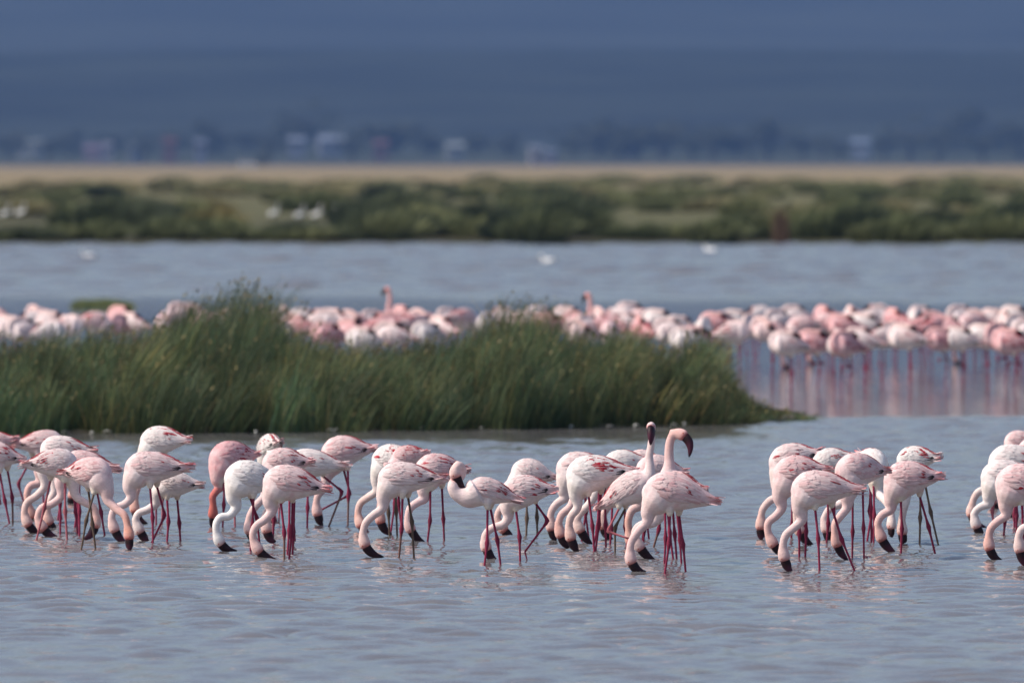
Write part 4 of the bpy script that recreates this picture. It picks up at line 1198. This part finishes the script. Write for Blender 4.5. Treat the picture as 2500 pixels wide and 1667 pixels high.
# white wading birds and gulls
white_m = plain("white_feather", (.84, .83, .80), .8, .05, 20)
yel_m = plain("yellow_horn", (.55, .33, .05), .5, .1, 20)
blk_m = plain("dark_leg", (.03, .03, .03), .6, .1, 20)
def egret(px, Y, label):
    z = float(profile(Y)); s = 1.0
    r = empty("egret", ((px - 1250) / FPX * Y, Y, z), random.uniform(-.6, .6))
    t = np.linspace(0, 1, 12)
    P = np.stack([.20 - .46 * t, 0 * t, .46 - .10 * t], 1)
    rad = np.sin(np.clip(t, .05, .98) * math.pi) ** .7 * .105
    nk = catmull([(.14, 0, .46), (.22, 0, .56), (.15, 0, .68), (.20, 0, .80)], 6)
    rn = np.interp(np.linspace(0, 1, len(nk)), [0, .3, 1], [.06, .03, .025])
    hp = np.stack([np.linspace(.15, .29, 8), 0 * np.arange(8), .81 + 0 * np.arange(8)], 1)
    hr = np.sin(np.linspace(.12, 3.0, 8)) ** .7 * .035
    Vv, Ff = remesh_union([tube(P, rad * 1.1, rad, 12), tube(nk, rn, rn, 10), tube(hp, hr, hr, 10)], .012, 3)
    mesh_obj("body", Vv, Ff, white_m, r)
    v, f = tube(np.array([(.27, 0, .81), (.33, 0, .80), (.40, 0, .785)]), np.array([.014, .010, .002]), np.array([.011, .008, .002]), 8)
    mesh_obj("bill", v, f, yel_m, r)
    for y in (-.04, .04):
        v, f = tube(np.array([(0, y, .36), (.01, y, .2), (0, y, 0), (.0, y, -.06)]), np.array([.02, .011, .010, .010]), np.array([.02, .011, .010, .010]), 8)
        mesh_obj("leg", v, f, blk_m, r)
    r.scale = (.7, .7, .7)
    tag(r, label, "egret", "white egrets on the far bank")
for px, Y in [(12, 372), (50, 380)]: egret(px, Y, "white egret of the close pair in the sedge past the far shore's tan gap")
for px, Y in [(668, 372), (731, 362), (773, 366), (808, 364)]: egret(px, Y, "white egret of the row of four standing in the far sedge")
def gull(px, py, label):
    p = on_water(px, py)
    r = empty("gull", (p[0], p[1], 0), random.uniform(2.5, 3.6))
    t = np.linspace(0, 1, 12)
    P = np.stack([.16 - .36 * t, 0 * t, .055 + .035 * t ** 2], 1)
    rad = np.sin(np.clip(t, .06, .985) * math.pi) ** .7 * .075
    nk = np.array([(.11, 0, .08), (.135, 0, .13), (.15, 0, .17)])
    hp = np.stack([np.linspace(.115, .205, 8), 0 * np.arange(8), .18 + 0 * np.arange(8)], 1)
    hr = np.sin(np.linspace(.12, 3.0, 8)) ** .7 * .033
    Vv, Ff = remesh_union([tube(P, rad, rad * 1.1, 12), tube(nk, np.array([.05, .035, .03]), np.array([.05, .035, .03]), 10), tube(hp, hr, hr, 10)], .011, 3)
    mesh_obj("body", Vv, Ff, white_m, r)
    v, f = tube(np.array([(.195, 0, .18), (.23, 0, .176), (.25, 0, .168)]), np.array([.010, .008, .002]), np.array([.008, .006, .002]), 8)
    mesh_obj("bill", v, f, yel_m, r)
    v, f = tube(np.array([(-.14, 0, .085), (-.21, 0, .10), (-.27, 0, .11)]), np.array([.03, .014, .003]), np.array([.045, .035, .012]), 8)
    mesh_obj("tail", v, f, blk_m, r)
    r.scale = (.85, .85, .85); r.location.z = .02
    tag(r, label, "gull", "white gulls afloat off the far shore")
gull(218, 634, "white gull afloat alone on the open water off the islet's side of the far shore")
gull(1339, 646, "white gull afloat on open water beyond the grassy tussock, farthest out from the shore")
gull(1735, 620, "white gull floating close under the dark far bank")

# ------------------------------------------------------------------ village, trees, van
def box(c, s):
    x, y, z = c; a, b, h = s[0] / 2, s[1] / 2, s[2] / 2
    v = [(x + i * a, y + j * b, z + k * h) for k in (-1, 1) for j in (-1, 1) for i in (-1, 1)]
    f = [(0, 2, 3, 1), (4, 5, 7, 6), (0, 1, 5, 4), (1, 3, 7, 5), (3, 2, 6, 7), (2, 0, 4, 6)]
    return v, f
glass_m = plain("dark_pane", (.03, .035, .04), .2, .1, 2, .5)
wood_m = plain("door_wood", (.12, .07, .04), .7, .2, 3)
def house(px, base_row, Y, wd, ht, wall, roof, label, pitch=.28):
    wd *= .72; ht *= .72; wall = tuple(c * .37 for c in wall); roof = tuple(c * .37 for c in roof)
    p = at_depth(px, base_row - 4, Y)
    z = p[2]
    r = empty("house", (p[0], Y, z), random.uniform(-.25, .25))
    dp = min(wd * .8, 7.0)
    wm = plain("house_wall", wall, .85, .1, .8); rm = plain("roof_sheet", roof, .45, .12, .6, .4)
    v, f = box((0, 0, ht / 2 - 3), (wd, dp, ht + 6)); mesh_obj("wall", v, f, wm, r, smooth=False)
    rh = dp * pitch; a = wd / 2 + .4; b = dp / 2 + .5
    v = [(-a, -b, ht - .15), (a, -b, ht - .15), (a, b, ht - .15), (-a, b, ht - .15), (-a, 0, ht + rh), (a, 0, ht + rh), (-a, -b, ht + .05), (a, -b, ht + .05), (a, b, ht + .05), (-a, b, ht + .05), (-a, 0, ht + rh + .2), (a, 0, ht + rh + .2)]
    f = [(0, 3, 2, 1), (6, 7, 11, 10), (8, 9, 10, 11), (0, 1, 7, 6), (2, 3, 9, 8), (0, 6, 10, 4), (3, 4, 10, 9), (0, 4, 3), (1, 5, 11, 7), (2, 8, 11, 5), (1, 2, 5)]
    mesh_obj("roof", v, f, rm, r, smooth=False)
    v, f = box((0, -dp / 2 - .02, 1.05), (1.0, .12, 2.1)); mesh_obj("door", v, f, wood_m, r, smooth=False)
    for x in (-wd * .3, wd * .3):
        v, f = box((x, -dp / 2 - .02, ht * .55), (min(1.3, wd * .18), .10, 1.1)); w_ = mesh_obj("window", v, f, wm, r, smooth=False)
        v, f = box((x, -dp / 2 - .075, ht * .55), (min(1.1, wd * .15), .03, .9)); mesh_obj("pane", v, f, glass_m, w_, smooth=False)
    tag(r, label, "house", "village houses below the hills")
house(56, 372, 4700, 6.5, 4.0, (.75, .78, .74), (.70, .76, .72), "small pale house, lower of the twin pair at the village end")
house(92, 368, 4750, 6.0, 3.8, (.75, .78, .74), (.68, .74, .70), "small pale house beside its twin")
house(228, 383, 4500, 9.0, 3.6, (.55, .45, .55), (.45, .33, .45), "long mauve walled house with a dull plum roof")
house(262, 381, 4480, 5.0, 5.0, (.80, .78, .88), (.75, .74, .85), "bright white house end standing against the mauve one")
house(330, 376, 4600, 6.0, 3.4, (.50, .56, .64), (.45, .52, .62), "dim grey blue house next to the mauve one")
house(415, 368, 4500, 7.0, 4.0, (.40, .22, .20), (.42, .18, .15), "small house with a rust red roof among trees")
house(489, 372, 4500, 5.5, 4.5, (.62, .66, .80), (.58, .62, .80), "pale blue white house between the rust red roof and the long blue roofs")
house(725, 368, 4600, 9.0, 4.6, (.62, .68, .80), (.60, .68, .84), "blue roofed house paired with a longer one under the tallest tree")
house(808, 368, 4600, 14.0, 4.8, (.68, .75, .88), (.66, .75, .92), "longest house with a bright pale blue roof under the tallest tree")
house(930, 372, 4500, 8.0, 3.6, (.42, .24, .24), (.42, .20, .20), "low brick red house beneath a spreading tree")
house(1111, 379, 4450, 9.0, 3.8, (.72, .78, .76), (.70, .77, .76), "wide whitish house standing alone between two tree groups")
house(1308, 401, 4150, 6.0, 7.2, (.86, .83, .86), (.55, .62, .75), "tall white house by the edge of the plain, the brightest in the village")
house(1345, 401, 4180, 5.0, 5.5, (.45, .50, .66), (.45, .52, .68), "blue grey annexe touching the tall white house")
house(1537, 378, 4500, 7.0, 3.2, (.42, .46, .56), (.45, .50, .60), "faint grey house under the broad trees")
house(2103, 372, 4500, 10.0, 4.2, (.52, .62, .78), (.50, .62, .80), "lone blue grey house far along from the rest of the village")

bark_m = plain("tree_bark", (.07, .055, .045), .9, .2, 1.0)
def tree_proto(seed, flat):
    r_ = np.random.default_rng(seed)
    g = Geo()
    v, f = tube(np.array([(0, 0, -4), (.1, 0, 2), (.2, .1, 5), (.1, 0, 7)]), np.array([.5, .38, .3, .2]), np.array([.5, .38, .3, .2]), 8); g.add(v, f)
    for k in range(6):
        a = k * 1.05 + r_.uniform(0, .5)
        v, f = tube(np.array([(.15, .05, 4), (math.cos(a) * 1.6, math.sin(a) * 1.6, 6.5), (math.cos(a) * 3.2, math.sin(a) * 3.2, 8.2)]), np.array([.2, .14, .05]), np.array([.2, .14, .05]), 6); g.add(v, f)
    n = 900
    cen = np.stack([r_.normal(0, 2.4, 16), r_.normal(0, 2.0, 16), 6.0 + r_.normal(0, 1.5 + .4 * flat, 16)], 1)
    ci = r_.integers(0, 16, n)
    p = cen[ci] + r_.normal(0, 1, (n, 3)) * np.array([1.0, 1.0, .45 + .25 * flat])
    u = r_.normal(0, 1, (n, 3)); u /= np.linalg.norm(u, axis=1, keepdims=True)
    w_ = np.cross(u, r_.normal(0, 1, (n, 3))); w_ /= np.linalg.norm(w_, axis=1, keepdims=True)
    s = r_.uniform(.25, .5, (n, 1))
    V = np.stack([p - u * s, p + w_ * s * .7, p + u * s, p - w_ * s * .7], 1).reshape(-1, 3)
    cc = np.repeat(np.array([.075, .085, .055]) * r_.uniform(.6, 1.5, (n, 1)), 4, 0)
    return g, quads_mesh("crown", V, np.arange(n * 4).reshape(n, 4), M['leaf'], cc)
TP = []
for sd, fl in ((1, .8), (2, 1.5), (3, .6), (4, 2.0)):
    g, cm = tree_proto(sd, fl)
    tm = bpy.data.meshes.new("trunk"); tm.from_pydata([tuple(x) for x in np.vstack(g.v).tolist()], [], g.f); tm.materials.append(bark_m)
    TP.append((tm, cm))
def tree(px, top_row, base_row, Y, i, wide, label):
    p = at_depth(px, base_row, Y); zt = at_depth(px, top_row, Y)[2]
    s = max((zt - p[2]) / 10.2, .5)
    r = empty("tree", (p[0], Y, p[2]), random.uniform(0, 6))
    r.scale = (s * wide * 1.3, s * wide * 1.3, s)
    for nm, me in zip(("trunk", "crown"), TP[i]):
        mesh_obj(nm, None, None, None, r, mesh=me)
    tag(r, label, "tree", "trees in and behind the village")
tree(739, 262, 376, 4750, 3, 1.0, "tallest narrow topped tree above the long pale blue roof")
tree(705, 292, 378, 4800, 1, 1.2, "broad tree beside the tallest one, over the blue roofs")
TL = "dark hazy tree in the belt of trees along the village"
for px, top, Y, i, wd in [(930, 286, 4650, 0, 1.5), (960, 296, 4700, 2, 1.4), (510, 300, 4700, 1, 1.3), (265, 318, 4800, 0, 1.2), (170, 322, 4800, 1, 1.2), (20, 312, 4600, 3, 1.3), (420, 312, 4800, 2, 1.2), (600, 310, 4800, 0, 1.3), (1457, 298, 4500, 1, 1.4), (1560, 296, 4500, 0, 1.7),
                          (1620, 292, 4480, 2, 1.8), (1744, 296, 4500, 0, 1.7), (1877, 298, 4550, 1, 1.5), (1800, 315, 4500, 3, 1.3), (2010, 322, 4600, 0, 1.2), (2223, 296, 4600, 3, 1.3), (2345, 272, 4900, 1, 1.3), (2440, 285, 4900, 3, 1.2), (2290, 320, 4550, 2, 1.3), (1160, 318, 4700, 0, 1.4),
                          (1050, 325, 4650, 2, 1.3), (1240, 330, 4600, 1, 1.2), (1400, 325, 4550, 3, 1.1), (1960, 330, 4480, 2, 1.3), (2160, 325, 4520, 0, 1.3), (2400, 325, 4450, 2, 1.4), (2490, 310, 4600, 1, 1.3), (350, 330, 4450, 3, 1.1), (120, 335, 4400, 2, 1.2), (660, 335, 4400, 2, 1.1), (860, 335, 4380, 3, 1.1),
                          (1690, 335, 4350, 2, 1.4), (1510, 340, 4350, 1, 1.2), (2050, 345, 4350, 3, 1.1), (640, 392, 3300, 3, .6)]:
    tree(px, top, 388 if Y > 4000 else 412, Y, i, wd, TL if Y > 4000 else "small dark bush beside the parked white van")

def van(px, Y):
    z = float(profile(Y))
    r = empty("van", ((px - 1250) / FPX * Y, Y, z), 0.1)
    wm = plain("van_paint", (.78, .77, .72), .35, .04, 1, .5); tm = plain("tyre_rubber", (.02, .02, .02), .8, .1, 8)
    pr = [(-2.3, .45), (-2.3, 1.75), (-2.1, 2.0), (1.0, 2.0), (1.65, 1.3), (2.25, 1.1), (2.35, .45)]
    v = [(x, y, zz) for y in (-.9, .9) for x, zz in pr]; n = len(pr)
    f = [tuple(range(n))[::1], tuple(range(2 * n - 1, n - 1, -1))] + [(i, n + i, n + (i + 1) % n, (i + 1) % n) for i in range(n)]
    mesh_obj("body", v, f, wm, r, smooth=False)
    for x in (-1.55, -.5, .55):
        v, f = box((x, -.905, 1.55), (.85, .02, .5)); mesh_obj("window", v, f, glass_m, r, smooth=False)
    v = [(1.06, -.8, 1.96), (1.06, .8, 1.96), (1.64, .8, 1.34), (1.64, -.8, 1.34)]
    v = [(a + .03, b, c + .03) for a, b, c in v] + v
    mesh_obj("windscreen", v, [(0, 3, 2, 1), (4, 5, 6, 7), (0, 1, 5, 4), (1, 2, 6, 5), (2, 3, 7, 6), (3, 0, 4, 7)], glass_m, r, smooth=False)
    for x in (-1.4, 1.45):
        for y in (-.86, .86):
            v, f = tube(np.array([(x, y - .12, .36), (x, y + .12, .36)]), np.array([.37, .37]), np.array([.37, .37]), 16, (0, 0, 1)); w_ = mesh_obj("wheel", v, f, tm, r, smooth=False)
            v, f = tube(np.array([(x, y - .135, .36), (x, y + .135, .36)]), np.array([.2, .2]), np.array([.2, .2]), 12, (0, 0, 1)); mesh_obj("rim", v, f, wm, w_, smooth=False)
    for y in (-.7, .7):
        v, f = box((2.31, y, .85), (.08, .25, .18)); mesh_obj("headlight", v, f, glass_m, r, smooth=False)
    tag(r, "white van parked on the dry plain in front of the village", "van")
van(606, 3000)
